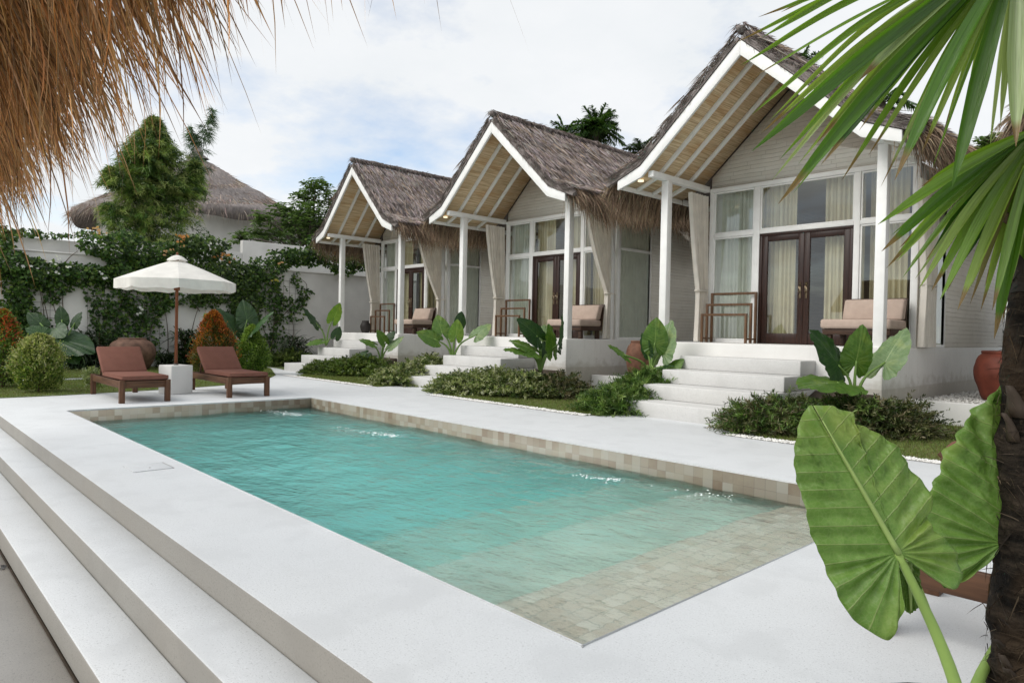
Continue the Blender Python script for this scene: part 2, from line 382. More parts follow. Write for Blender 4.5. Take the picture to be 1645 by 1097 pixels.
def soil():
    m,nt,b=nodes('lawn_soil'); f=noise(nt,1.6,5); f2=noise(nt,40,4)
    c=mixc(nt,(.10,.145,.035),(.17,.165,.07),ramp(nt,f,[(.4,0.),(.7,1.)]))
    c=mixc(nt,c,(.05,.07,.02),math_(nt,'MULTIPLY',ramp(nt,f2,[(.4,0.),(.65,1.)]),.6))
    nt.links.new(c,b.inputs['Base Color']); b.inputs['Roughness'].default_value=.95; bump(nt,b,f2,.6,.02); return m
M['soil']=soil()
M['earth']=m_plain('dark_earth',(.045,.034,.024),.95,.35,5,40,.6)
M['ground']=m_plain('dry_ground',(.16,.15,.10),.95,.35,.4,20,.5)
def matting():
    m,nt,b=nodes('bamboo_matting'); tc=N(nt,'ShaderNodeTexCoord')
    f=noise(nt,5,5,scaled(nt,.35,.35,22)); f2=noise(nt,2.2,4,scaled(nt,1,.5,3)); f3=noise(nt,18,3,scaled(nt,.12,.12,9))
    c=mixc(nt,(.40,.27,.145),(.72,.57,.37),ramp(nt,f,[(.35,0.),(.6,1.)]))
    c=mixc(nt,c,(.48,.26,.09),math_(nt,'MULTIPLY',ramp(nt,f2,[(.5,0.),(.72,1.)]),.55))
    c=mixc(nt,c,(.20,.13,.07),math_(nt,'MULTIPLY',ramp(nt,f3,[(.55,0.),(.7,1.)]),.5))
    nt.links.new(c,b.inputs['Base Color']); b.inputs['Roughness'].default_value=.75; bump(nt,b,f,.5,.006); return m
M['mat']=matting()
def slab():
    m,nt,b=nodes('thatch_mass'); f=noise(nt,4,6,scaled(nt,1,3,1)); f2=noise(nt,60,3)
    c=mixc(nt,(.13,.112,.105),(.28,.245,.232),ramp(nt,f,[(.3,0.),(.7,1.)]))
    nt.links.new(c,b.inputs['Base Color']); b.inputs['Roughness'].default_value=.95; bump(nt,b,f2,.9,.02); return m
M['thatch']=slab()
def slab2():
    m,nt,b=nodes('warm_thatch_mass'); f=noise(nt,5,6,scaled(nt,12,1,1))
    c=mixc(nt,(.05,.026,.012),(.17,.09,.04),ramp(nt,f,[(.3,0.),(.7,1.)]))
    nt.links.new(c,b.inputs['Base Color']); b.inputs['Roughness'].default_value=.95; bump(nt,b,f,.9,.02); return m
M['thatchwarm']=slab2()
def tiles(name,axis):
    m,nt,b=nodes(name); tc=N(nt,'ShaderNodeTexCoord'); sp=N(nt,'ShaderNodeSeparateXYZ'); nt.links.new(tc.outputs['Object'],sp.inputs[0])
    cb=N(nt,'ShaderNodeCombineXYZ'); ia,ib={'X':(0,2),'Y':(1,2),'Z':(0,1)}[axis]
    nt.links.new(sp.outputs[ia],cb.inputs[0]); nt.links.new(sp.outputs[ib],cb.inputs[1])
    br=N(nt,'ShaderNodeTexBrick'); br.offset=0; nt.links.new(cb.outputs[0],br.inputs['Vector'])
    br.inputs['Scale'].default_value=1; br.inputs['Brick Width'].default_value=.1; br.inputs['Row Height'].default_value=.1; br.inputs['Mortar Size'].default_value=.0015; br.inputs['Bias'].default_value=-.1
    br.inputs['Color1'].default_value=(.25,.23,.18,1); br.inputs['Color2'].default_value=(.185,.155,.11,1); br.inputs['Mortar'].default_value=(.12,.105,.08,1)
    sn=N(nt,'ShaderNodeVectorMath',operation='SNAP'); sn.inputs[1].default_value=(.1,.1,.1); nt.links.new(cb.outputs[0],sn.inputs[0])
    wn=N(nt,'ShaderNodeTexWhiteNoise'); nt.links.new(sn.outputs[0],wn.inputs['Vector'])
    c=mixc(nt,br.outputs['Color'],(.30,.30,.255),math_(nt,'MULTIPLY',ramp(nt,wn.outputs['Value'],[(.55,0.),(.9,1.)]),.7))
    c=mixc(nt,c,(.14,.095,.055),math_(nt,'MULTIPLY',ramp(nt,wn.outputs['Value'],[(.05,1.),(.28,0.)]),.55))
    c=mixc(nt,c,(.26,.24,.17),math_(nt,'MULTIPLY',ramp(nt,noise(nt,6,6),[(.45,0.),(.7,1.)]),.5))
    nt.links.new(c,b.inputs['Base Color']); b.inputs['Roughness'].default_value=.5; bump(nt,b,noise(nt,50,3),.15,.003); return m
M['tileX']=tiles('pool_tile_x','X'); M['tileY']=tiles('pool_tile_y','Y'); M['tileZ']=tiles('pool_tile_z','Z')
def poolfloor():
    m,nt,b=nodes('pool_floor_stone'); f=noise(nt,2.5,5); f2=noise(nt,.8,3)
    br=N(nt,'ShaderNodeTexBrick'); tc=N(nt,'ShaderNodeTexCoord'); nt.links.new(tc.outputs['Object'],br.inputs['Vector'])
    br.inputs['Scale'].default_value=1; br.inputs['Brick Width'].default_value=.1; br.inputs['Row Height'].default_value=.1; br.offset=0; br.inputs['Mortar Size'].default_value=.003
    br.inputs['Color1'].default_value=(.82,.78,.68,1); br.inputs['Color2'].default_value=(.64,.56,.45,1); br.inputs['Mortar'].default_value=(.42,.40,.33,1)
    c=mixc(nt,br.outputs['Color'],(.72,.70,.62),ramp(nt,f,[(.5,0.),(.8,1.)]))
    nt.links.new(c,b.inputs['Base Color']); b.inputs['Roughness'].default_value=.6; return m
M['poolfloor']=poolfloor()
M['palestone']=m_plain('pale_pool_stone',(.70,.72,.62),.6,.18,3.,20,.1)
M['deepstone']=m_plain('green_pool_stone',(.74,.89,.85),.6,.10,2.2,20,.1)
def water():
    m,nt,b=nodes('pool_water'); nt.nodes.remove(b)
    v=scaled(nt,1.25,2.1,1); v2=scaled(nt,1,1.5,1)
    h1=noise(nt,2.6,3,v,.5); h2=noise(nt,9,3,v2,.55); h3=noise(nt,24,2,v2,.5)
    h=math_(nt,'ADD',math_(nt,'MULTIPLY',h1,1.),math_(nt,'ADD',math_(nt,'MULTIPLY',h2,.42),math_(nt,'MULTIPLY',h3,.10)))
    bp=N(nt,'ShaderNodeBump'); bp.inputs['Strength'].default_value=.42; bp.inputs['Distance'].default_value=.09; nt.links.new(h,bp.inputs['Height'])
    rf=N(nt,'ShaderNodeBsdfRefraction'); rf.inputs['IOR'].default_value=1.33; rf.inputs['Roughness'].default_value=.02; rf.inputs['Color'].default_value=(1,1,1,1)
    tr=N(nt,'ShaderNodeBsdfTransparent'); tr.inputs[0].default_value=(1,1,1,1)
    gl=N(nt,'ShaderNodeBsdfGlossy'); gl.inputs['Roughness'].default_value=.04
    for n in (rf,gl): nt.links.new(bp.outputs[0],n.inputs['Normal'])
    a=N(nt,'ShaderNodeMixShader'); a.inputs[0].default_value=.12; nt.links.new(rf.outputs[0],a.inputs[1]); nt.links.new(tr.outputs[0],a.inputs[2])
    fr=N(nt,'ShaderNodeFresnel'); fr.inputs[0].default_value=1.33; nt.links.new(bp.outputs[0],fr.inputs['Normal']); fz=fr.outputs[0]
    mx=N(nt,'ShaderNodeMixShader'); nt.links.new(fz,mx.inputs[0]); nt.links.new(a.outputs[0],mx.inputs[1]); nt.links.new(gl.outputs[0],mx.inputs[2])
    out=nt.nodes['Material Output']; nt.links.new(mx.outputs[0],out.inputs[0])
    va=N(nt,'ShaderNodeVolumeAbsorption'); va.inputs['Color'].default_value=(.03,.985,.965,1); va.inputs['Density'].default_value=.40
    vs=N(nt,'ShaderNodeVolumeScatter'); vs.inputs['Color'].default_value=(.45,1.,.96,1); vs.inputs['Density'].default_value=.75; vs.inputs['Anisotropy'].default_value=.0
    ad=N(nt,'ShaderNodeAddShader'); nt.links.new(va.outputs[0],ad.inputs[0]); nt.links.new(vs.outputs[0],ad.inputs[1]); nt.links.new(ad.outputs[0],out.inputs[1]); return m
M['water']=water()
# ------------------------------------------------------------------ the setting
PX0,PX1,PY0,PY1=-11.014,-1.727,2.02,5.618
WZ=-.165
DE=1.27                                   # pool deck edge above the steps
Y2=at(181,917,Z=-.14)[1]; Y3=at(83,977,Z=-.28)[1]
LAWNX=-13.4
m=MB(); gx=[-30,PX0,PX1,6]; gy=[DE,PY0,PY1,10.45]
v=[(x,y,z) for z in (0,-.3) for x in gx for y in gy]; I=lambda i,j,k=0:k*16+i*4+j
fs=[(I(i,j),I(i+1,j),I(i+1,j+1),I(i,j+1)) for i in range(3) for j in range(3) if (i,j)!=(1,1)]
fs+=[(I(i,0,1),I(i+1,0,1),I(i+1,0),I(i,0)) for i in range(3)]+[(I(i+1,3,1),I(i,3,1),I(i,3),I(i+1,3)) for i in range(3)]
fs+=[(I(0,j+1,1),I(0,j,1),I(0,j),I(0,j+1)) for j in range(3)]+[(I(3,j,1),I(3,j+1,1),I(3,j+1),I(3,j)) for j in range(3)]
fs+=[(I(1,1),I(1,2),I(1,2,1),I(1,1,1)),(I(2,2),I(2,1),I(2,1,1),I(2,2,1)),(I(2,1),I(1,1),I(1,1,1),I(2,1,1)),(I(1,2),I(2,2),I(2,2,1),I(1,2,1))]
m.add(v,fs)
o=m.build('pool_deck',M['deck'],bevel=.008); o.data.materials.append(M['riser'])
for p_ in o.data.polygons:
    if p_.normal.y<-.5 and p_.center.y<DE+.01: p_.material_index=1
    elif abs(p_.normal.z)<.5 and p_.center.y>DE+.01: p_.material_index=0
tag(o,kind='structure')
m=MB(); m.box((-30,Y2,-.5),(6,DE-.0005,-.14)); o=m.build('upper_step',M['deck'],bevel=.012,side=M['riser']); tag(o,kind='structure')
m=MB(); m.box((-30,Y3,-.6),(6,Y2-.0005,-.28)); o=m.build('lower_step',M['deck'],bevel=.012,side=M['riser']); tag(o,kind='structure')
m=MB(); m.box((-30,-9,-.7),(6,Y3-.0005,-.42)); o=m.build('terrace_floor',M['lower']); tag(o,kind='structure')
m=MB(); gx=[-500,-29.9,5.9,500]; gy=[-500,-8.9,10.4,500]
m.add([(x,y,-.45) for x in gx for y in gy],[(i*4+j,(i+1)*4+j,(i+1)*4+j+1,i*4+j+1) for i in range(3) for j in range(3) if (i,j)!=(1,1)])
o=m.build('ground',M['ground']); tag(o,kind='structure')
m=MB(); m.box((-60,10.46,-.7),(12,60,-.03)); m.box((-60,1.3,-.7),(-21.0,10.46,-.03)); o=m.build('back_ground',M['earth']); tag(o,kind='structure')
m=MB(); m.box((-30,Y3-.016,-.43),(6,Y3-.001,-.4165)); o=m.build('grime_line',M['earth']); tag(o,kind='structure')  # thin strip added for the brown grime line at the lowest riser's foot
# pool basin
bx1=at(820,982,Z=-.26)[0]
pool=[]
m=MB(); m.box((PX0-.25,PY0-.25,-1.75),(PX1+.25,PY0,-.302)); m.box((PX0-.25,PY1,-1.75),(PX1+.25,PY1+.25,-.302))
m.box((PX0-.25,PY0,-1.75),(PX0,PY1,-.302)); m.box((PX1,PY0,-1.75),(PX1+.25,PY1,-.302)); 
o=m.build('pool_basin',M['poolfloor']); tag(o,kind='structure')
m=MB(); m.box((PX0,PY0,-1.6),(PX1,PY1,-1.22)); o=m.build('pool_floor',M['deepstone']); tag(o,kind='structure')
m=MB()
m.box((bx1,PY0,-1.22),(PX1,PY1,-.25)); o=m.build('pool_bench',M['poolfloor'],bevel=.01); tag(o,kind='structure')
m=MB(); m.box((bx1-.85,PY0,-1.22),(bx1-.001,PY1,-.44)); m.box((bx1-1.75,PY0,-1.22),(bx1-.851,PY1,-.74)); o=m.build('pool_steps',M['palestone'],bevel=.01); tag(o,kind='structure')
# tile band: thin lining that stands proud of the deck's inner face
for nm,lo,hi,mt in [('pool_tile_band',(PX0,PY1-.014,-.5),(PX1,PY1,-.006),'tileX'),('pool_tile_band',(PX0,PY0,-.5),(PX0+.014,PY1-.014,-.012),'tileY'),
                 ('pool_tile_band',(PX0+.014,PY0,-.5),(PX1,PY0+.004,-.012),'tileX'),('pool_tile_band',(PX1-.004,PY0+.004,-.5),(PX1,PY1-.014,-.012),'tileY')]:
    m=MB(); m.box(lo,hi); o=m.build(nm,M[mt]); tag(o,kind='structure')
# water: a closed body whose top is the surface; its sides stand inside the lining and the basin
m=MB()
nx,ny=260,110
X,Y=np.meshgrid(np.linspace(PX0+.007,PX1-.007,nx),np.linspace(PY0+.007,PY1-.007,ny),indexing='ij')
Zw=np.full_like(X,WZ)
jets=[at(488,668,Z=WZ),at(640,702,Z=WZ),at(996,772,Z=WZ),at(1185,802,Z=WZ)]
for a in range(14):
    th=rng.uniform(0,6.28); k=rng.uniform(3,14); Zw+=.0035*np.sin(k*(X*math.cos(th)+Y*math.sin(th))+rng.uniform(0,6))*(4/k)
for j in jets:
    r=np.hypot(X-j[0],Y-j[1]); Zw+=.012*np.exp(-(r/.25)**2)*np.sin(20*X)*np.sin(23*Y)+.004*np.sin(28*r)*np.exp(-r/.6)
P=np.stack([X,Y,Zw],-1); m.grid(P)
top=m.n; ring=[i*ny for i in range(nx)]+[(nx-1)*ny+j for j in range(1,ny)]+[i*ny+ny-1 for i in range(nx-2,-1,-1)]+[j for j in range(ny-2,0,-1)]
allv=P.reshape(-1,3); rv=allv[ring].copy(); rv[:,2]=-1.5
base=m.n; m.add(rv,np.zeros((0,4),int)); n=len(ring)
m.f.append(np.array([[ring[k],base+k,base+(k+1)%n,ring[(k+1)%n]] for k in range(n)])); m.f.append(np.arange(base,base+n)[None,::-1])
o=m.build('pool_water',M['water'],smooth=True); tag(o,kind='structure')
# foam where the jets break the surface
m=MB()
ico=np.array([(0,0,1),(.9,0,.1),(.28,.85,.1),(-.73,.53,.1),(-.73,-.53,.1),(.28,-.85,.1)])
fi=[(0,1,2),(0,2,3),(0,3,4),(0,4,5),(0,5,1)]
for j,(cnt,sx,sy) in zip(jets,[(200,.5,.14),(220,.6,.14),(90,.22,.09),(40,.3,.2)]):
    for _ in range(cnt):
        r=abs(rng.normal())*.55; x=j[0]-r*sx*1.6+rng.normal()*.04; y=j[1]-r*.15+rng.normal()*sy*.5
        s=rng.uniform(.003,.013)
        m.add(ico*[s,s,s*.6]+[x,y,WZ+rng.uniform(-.002,.010)],fi)
o=m.build('pool_foam',M['foam'],smooth=True); tag(o,kind='stuff')
# lawn and beds
beds=[]
def bed(name,poly,z=.006):
    mm=MB(); n=len(poly)
    mm.add([(x,y,z) for x,y in poly],[tuple(range(n))]); o=mm.build(name,M['soil']); tag(o,kind='structure'); beds.append((poly,z)); return o
C1,C2,C3=(-17.564,.887,.188),(-11.524,.9555,.143),(-5.532,1.,0.)
C4=(.62,1.,0.)
COT=[C1,C2,C3,C4]
def cx(c,x): return c[0]+c[1]*x
SL,SR=-.92,1.1
bed('lawn_bed',[(-21.4,1.3),(LAWNX+.05,1.3),(LAWNX,2.4),(-13.75,4.2),(-14.5,6.2),(-16.6,7.5),(-19.4,8.6),(-21.4,8.9)])
for a,b in ((C1,C2),(C2,C3),(C3,C4)):
    x0=cx(a,SR)+.08; x1=cx(b,SL)-.0
    yk=11.2+.5*(a[2]+b[2])
    bed('garden_bed',[(x0+.35,7.8),(x1,7.8),(x1,8.3),(cx(b,-1.75),10.4+b[2]),(cx(b,-1.75),yk),(cx(a,2.02),yk),(cx(a,2.02),10.4),(x0,10.3+a[2]),(x0,8.2)])
bed('corner_bed',[(-21.4,8.95),(-19.4,8.8),(cx(C1,SL),8.6),(cx(C1,SL),10.4),(-19.2,10.6),(-21.4,10.6)],.004)
def inpoly(p,poly):
    x,y=p[:,0],p[:,1]; c=np.zeros(len(p),bool); n=len(poly)
    for i in range(n):
        x0,y0=poly[i]; x1,y1=poly[(i+1)%n]
        t=((y0>y)!=(y1>y)) & (x<(x1-x0)*(y-y0)/((y1-y0) if y1!=y0 else 1e-9)+x0); c^=t
    return c
for k,(poly,z) in enumerate(beds[:4]):
    pa=np.array(poly); lo,hi=pa.min(0),pa.max(0)
    n=int((hi-lo).prod()*([1500,2300,2600,3200][k]))
    p=rng.uniform(lo,hi,(n,2)); p=p[inpoly(p,poly)]; n=len(p)
    g=np.array([.165,.22,.055])*rng.uniform(.5,1.25,(n,1)); dry=rng.random(n)<.22; g[dry]=np.array([.20,.17,.08])*rng.uniform(.6,1.1,(dry.sum(),1))
    D=np.stack([rng.normal(0,.45,n),rng.normal(0,.45,n),np.ones(n)],1)
    mm=MB(); mm.blades(np.c_[p,np.full(n,z)],D,rng.uniform(.02,.05,n),.007,rng.normal(0,.25,(n,3)),g,1)
    o=mm.build('lawn_grass',M['grass']); tag(o,kind='stuff')
# white stepping strip across the lawn and pebble strips along the beds
m=MB(); a=at(92,612); b=at(160,606); m.prism([(-17.2,1.9),(-16.9,1.9),(-16.9,7.2),(-17.2,7.2)],'z',.002,.022); o=m.build('lawn_path',M['deck'],bevel=.006); tag(o,kind='structure')
pebv=np.array([(1,0,0),(-1,0,0),(0,1,0),(0,-1,0),(0,0,1),(0,0,-1)],float); pebf=[(0,2,4),(2,1,4),(1,3,4),(3,0,4),(2,0,5),(1,2,5),(3,1,5),(0,3,5)]
def pebbles(mm,pts,smin,smax):
    n=len(pts); s=rng.uniform(smin,smax,(n,1,1))*rng.uniform(.6,1.2,(n,1,3)); s[:,:,2]*=.6
    th=rng.uniform(0,6.28,n); R=np.zeros((n,3,3)); R[:,0,0]=np.cos(th);R[:,0,1]=-np.sin(th);R[:,1,0]=np.sin(th);R[:,1,1]=np.cos(th);R[:,2,2]=1
    v=np.einsum('nij,nkj->nki',R,pebv[None]*s)+np.asarray(pts)[:,None]
    f=(np.arange(n)*6)[:,None,None]+np.array(pebf)[None]
    mm.add(v.reshape(-1,3),f.reshape(-1,3))
for a,b in ((C1,C2),(C2,C3),(C3,C4)):
    x0=cx(a,SR)+.1; x1=cx(b,SL)
    if b is C4: x1=2
    mm=MB(); mm.add([(x0-.15,7.62,.004),(x1-.2,7.62,.004),(x1-.1,7.8,.004),(x0+.4,7.8,.004)],[(0,1,2,3)]); o=mm.build('pebble_strip',M['gravelbase']); tag(o,kind='structure')
    mm=MB(); n=int((x1-x0)*330); pebbles(mm,np.c_[rng.uniform(x0,x1-.15,n),rng.uniform(7.63,7.8,n),np.full(n,.008)],.012,.026); o=mm.build('strip_pebbles',M['pebble']); tag(o,kind='stuff')
# raised gravel terraces between the cottages, each behind a low white kerb wall
for k,(a,b) in enumerate(((C1,C2),(C2,C3),(C3,C4))):
    yk=11.2+.5*(a[2]+b[2]); x0=cx(a,2.055); x1=cx(b,-1.72)
    m=MB(); m.box((x0,yk,-.3),(x1,yk+.16,.33)); o=m.build('kerb_wall',M['plaster'],bevel=.012)
    tag(o,['low white kerb wall between the far and middle cottages','low white kerb wall behind the shrub left of the nearest steps','low white kerb wall in front of the red pot'][k],'wall')
    m=MB(); m.box((x0,yk+.161,-.3),(x1,17,.27)); o=m.build('gravel_terrace',M['gravelbase']); tag(o,kind='structure')
    n=[700,2600,4200][k]; mm=MB(); pebbles(mm,np.c_[rng.uniform(x0,x1,n),rng.uniform(yk+.16,yk+3.6,n),rng.uniform(.272,.30,n)],.014,.036); o=mm.build('terrace_pebbles',M['pebble']); tag(o,kind='stuff')
# skimmer lid in the deck and a fallen leaf
q=[at(*p)[:2] for p in ((207,751),(255,744),(269,751),(219,758))]
cxx,cyy=np.mean(q,0); t=thing('skimmer_lid','square white skimmer lid let into the deck beside the pool','lid',(cxx,cyy,0))
m=MB(); m.box((-.15,-.15,.0),(.15,.15,.007)); m.build('lid_plate',M['deck'],t,bevel=.003)
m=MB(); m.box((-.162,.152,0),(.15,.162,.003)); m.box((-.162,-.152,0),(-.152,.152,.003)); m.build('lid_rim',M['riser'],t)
m=MB(); m.tube([(.05,.0,.006),(.05,.0,.0085)],.008,10); m.build('finger_hole_plug',M['iron'],t)
p=at(6,913,Z=-.42); m=MB(); g=[]
for i in range(7):
    u=i/6; w=.016*math.sin(math.pi*u)**.7+.001
    g.append([(p[0]+(u-.5)*.08,p[1]-w,p[2]+.014+.01*math.sin(5*u)),(p[0]+(u-.5)*.08,p[1],p[2]+.006+.006*u),(p[0]+(u-.5)*.08,p[1]+w,p[2]+.016)])
m.grid(g,np.full((7,3,3),.045)); o=m.build('fallen_leaf',M['stem'],solid=.001); tag(o,'small dark dry leaf fallen on the lower terrace','leaf')
# ------------------------------------------------------------------ the cottages (one prototype, then copies)
ZP=1.08
PROF=[(0,5.80),(1.853,4.138),(2.34,3.945)]            # top edge of the barge boards
def prof_z(x):
    x=abs(x); return float(np.interp(x,[p[0] for p in PROF]+[2.9],[p[1] for p in PROF]+[3.72]))
YB,YR=-.48,7.1                                          # barge front, roof back
TH=.15
def slope_point(s,off):
    """s metres down the slope from the ridge; off metres out along the normal -> (x,z)"""
    pts=[(0,5.80),(1.853,4.138),(2.55,3.86)]
    segs=[np.hypot(pts[k+1][0]-pts[k][0],pts[k+1][1]-pts[k][1]) for k in range(2)]
    if s<=segs[0]: k=0; u=s/segs[0]
    else: k=1; u=(s-segs[0])/segs[1]
    x=pts[k][0]+u*(pts[k+1][0]-pts[k][0]); z=pts[k][1]+u*(pts[k+1][1]-pts[k][1])
    ang=np.interp(s,[segs[0]-.35,segs[0]+.35],[math.atan2(1.662,1.853),math.atan2(.278,.697)])
    return x+math.sin(ang)*off,z+math.cos(ang)*off,ang
SLOPE=np.hypot(1.853,1.662)+np.hypot(.697,.278)
def make_cottage():
    root=thing('thatched_cottage','white thatched cottage','cottage',(0,0,0),0,'thatched cottages along the pool')
    P=root
    # plinth (platform)
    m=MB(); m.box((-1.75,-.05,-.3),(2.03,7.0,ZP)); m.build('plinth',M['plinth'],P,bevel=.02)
    # front posts
    for x0 in (-1.75,1.865):
        m=MB(); m.box((x0,0,ZP),(x0+.14,.14,3.94)); m.build('post',M['paint'],P,bevel=.008)
    # eave beams with purlin fascia
    for s,xa,xb in ((-1,-1.74,-1.63),(1,1.875,1.985)):
        m=MB(); m.box((xa,YB+.06,3.942),(xb,1.42,4.05)); m.build('beam',M['paint'],P,bevel=.005)
        m=MB(); x=2.30*s; m.box((min(x-.03,x+.03),YB+.06,3.80),(max(x-.03,x+.03),YR-.1,3.90)); m.build('eave_board',M['paint'],P,bevel=.004)
    # barge boards
    for s in (-1,1):
        m=MB(); w=.17
        up=[(s*x,z) for x,z in PROF]; up[0]=(s*.0015,up[0][1]); lowr=[(s*2.34,3.945-w*.95),(s*(1.853-.03),4.138-w*1.12),(s*.0015,5.80-w*1.38)]
        poly=up+lowr
        if s<0: poly=poly[::-1]
        m.prism(poly,'y',YB-.03,YB+.02); m.build('barge_board',M['paint'],P,bevel=.004)
        # matting ceiling on the slope
        m=MB()
        a=[(s*.0,5.70),(s*1.84,4.05),(s*2.28,3.87)]; b=[(s*2.28,3.90),(s*1.84,4.08),(s*.0,5.73)]
        poly=a+b
        if s>0: poly=poly[::-1]
        m.prism(poly,'y',YB+.022,1.452); m.build('matting_ceiling',M['mat'],P)
        # rafters beneath the matting
        for yr in (-.02,.46,.94):
            m=MB()
            a0=(s*.02,5.635); a1=(s*1.83,4.02); a2=(s*2.26,3.845)
            m.bar((a0[0],yr,a0[1]),(a1[0],yr,a1[1]),.06,.065,(0,1,0)); m.bar((a1[0],yr,a1[1]),(a2[0],yr,a2[1]),.06,.06,(0,1,0))
            m.build('rafter',M['paint'],P,bevel=.004)
    m=MB(); m.tube([(-2.02,-.25,3.965),(-2.02,-.25,3.935)],[.05,.055],14); m.build('downlight',M['lamp'],P)
    # thatch: two thick slabs, strands laid down the slope
    rs=thatch_roof(P)
    # front wall: gable above the frame
    FY=1.45
    gz=lambda x: prof_z(x)-.125
    xs=[-1.62,-1.3,-.9,-.5,0,.5,.9,1.3,1.7,2.0]
    poly=[(-1.62,4.0)]+[(2.0,4.0)]+[(x,gz(x)) for x in xs[::-1]]
    m=MB(); m.prism(poly,'y',FY+.02,FY+.16); m.build('gable_wall',M['brickX'],P)
    # facade frame
    fr=MB()
    def fb(x0,x1,z0,z1,y0=FY-.04,y1=FY+.06): fr.box((x0,y0,z0),(x1,y1,z1))
    fb(-1.62,-1.535,ZP,3.92); fb(-.715,-.60,ZP,3.92); fb(1.035,1.13,ZP,3.92); fb(1.92,2.0,ZP,3.92)
    fb(-1.62,2.0,3.921,3.998,FY-.045,FY+.015)
    for a,b in ((-1.535,-.715),(-.60,1.035),(1.13,1.92)): fb(a,b,3.06,3.13)
    fb(-1.535,-.715,ZP,ZP+.05); fb(1.13,1.92,ZP,ZP+.05)
    f=fr.build('facade_frame',M['paint'],P,bevel=.005)
    for a,b,c,d in ((-1.535,-.715,ZP+.05,3.06),(-1.535,-.715,3.13,3.92),(-.60,1.035,3.13,3.92),(1.13,1.92,ZP+.05,3.06),(1.13,1.92,3.13,3.92)):
        w=MB(); t=.03; y0,y1=FY-.02,FY+.03
        w.box((a+.002,y0,c+.002),(b-.002,y1,c+t)); w.box((a+.002,y0,d-t),(b-.002,y1,d-.002)); w.box((a+.002,y0,c+t),(a+t,y1,d-t)); w.box((b-t,y0,c+t),(b-.002,y1,d-t))
        wo=w.build('window',M['paint'],P,bevel=.003)
        g=MB(); g.add([(a+t,FY,c+t),(b-t,FY,c+t),(b-t,FY,d-t),(a+t,FY,d-t)],[(0,1,2,3)]); g.build('pane',M['glass'],wo)
    # double door
    w=MB(); a,b,c,d=-.60,1.035,ZP,3.06; y0,y1=FY-.03,FY+.05
    w.box((a+.002,y0,c),(a+.055,y1,d-.05)); w.box((b-.055,y0,c),(b-.002,y1,d-.05)); w.box((a+.002,y0,d-.05),(b-.002,y1,d-.002)); w.build('door_frame',M['door'],P,bevel=.004)
    mid=(a+b)/2
    for x0,x1,hx in ((a+.056,mid-.001,mid-.055),(mid+.001,b-.056,mid+.055)):
        w=MB(); s=.10
        w.box((x0,FY-.02,c+.01),(x0+s,FY+.03,d-.052)); w.box((x1-s,FY-.02,c+.01),(x1,FY+.03,d-.052)); w.box((x0+s,FY-.019,c+.01),(x1-s,FY+.029,c+.19)); w.box((x0+s,FY-.019,d-.15),(x1-s,FY+.029,d-.052))
        leaf=w.build('door_leaf',M['door'],P,bevel=.005)
        g=MB(); g.add([(x0+s,FY,c+.19),(x1-s,FY,c+.19),(x1-s,FY,d-.15),(x0+s,FY,d-.15)],[(0,1,2,3)]); g.build('pane',M['glass'],leaf)
        h=MB(); h.box((hx-.02,FY-.03,c+.80),(hx+.02,FY-.021,c+1.08)); h.tube([(hx,FY-.03,c+.90),(hx,FY-.07,c+.92),(hx,FY-.075,c+1.0),(hx,FY-.03,c+1.03)],.011,8); h.build('handle',M['metal'],leaf)
    # side walls: right one with its window, brick beyond; left one plain with the same window
    for s in (1,-1):
        xo=2.0 if s>0 else -1.62; xi=xo-s*.16
        def sb(mm,y0,y1,z0,z1,i=0.): mm.box((min(xo-s*i,xi),y0,z0),(max(xo-s*i,xi),y1,z1))
        m=MB(); sb(m,2.80,7.0,ZP,prof_z(xo)-.16); sb(m,1.71,2.80,3.93,prof_z(xo)-.16); m.build('side_wall',M['brickY'],P)
        m=MB(); sb(m,1.62,1.71,ZP,3.93,-.004); sb(m,2.80,2.86,ZP,3.93,-.004); sb(m,1.71,2.80,3.07,3.13,-.004); sb(m,1.71,2.80,3.87,3.93,-.004); sb(m,1.71,2.80,ZP,ZP+.05,-.004)
        wf=m.build('side_window',M['paint'],P,bevel=.004)
        g=MB(); xg=xo-s*.02; g.add([(xg,1.71,ZP+.05),(xg,2.80,ZP+.05),(xg,2.80,3.07),(xg,1.71,3.07)],[(0,1,2,3)]); g.build('pane',M['glass'],wf)
        g=MB(); g.add([(xg,1.71,3.13),(xg,2.80,3.13),(xg,2.80,3.87),(xg,1.71,3.87)],[(0,1,2,3)]); g.build('pane',M['glass'],wf)
    # back wall, room floor and room ceiling
    m=MB(); m.box((-1.46,6.85,ZP),(1.84,6.99,4.05)); m.build('back_wall',M['room'],P)
    m=MB(); m.box((-1.46,1.55,ZP+.001),(1.84,6.85,ZP+.02)); m.build('room_floor',M['floorin'],P)
    m=MB(); m.box((-1.45,1.62,4.02),(1.83,6.85,4.06)); m.build('room_ceiling',M['room'],P)
    return root
M['lamp']=m_plain('lamp_glass',(.9,.85,.7),.4)
_b=M['lamp'].node_tree.nodes['Principled BSDF']; _b.inputs['Emission Color'].default_value=(1,.86,.6,1); _b.inputs['Emission Strength'].default_value=.7
def strawcol(n,base,lo=.55,hi=1.35,tints=None):
    c=np.asarray(base)*rng.uniform(lo,hi,(n,1))
    return c*rng.uniform(.93,1.07,(n,3))
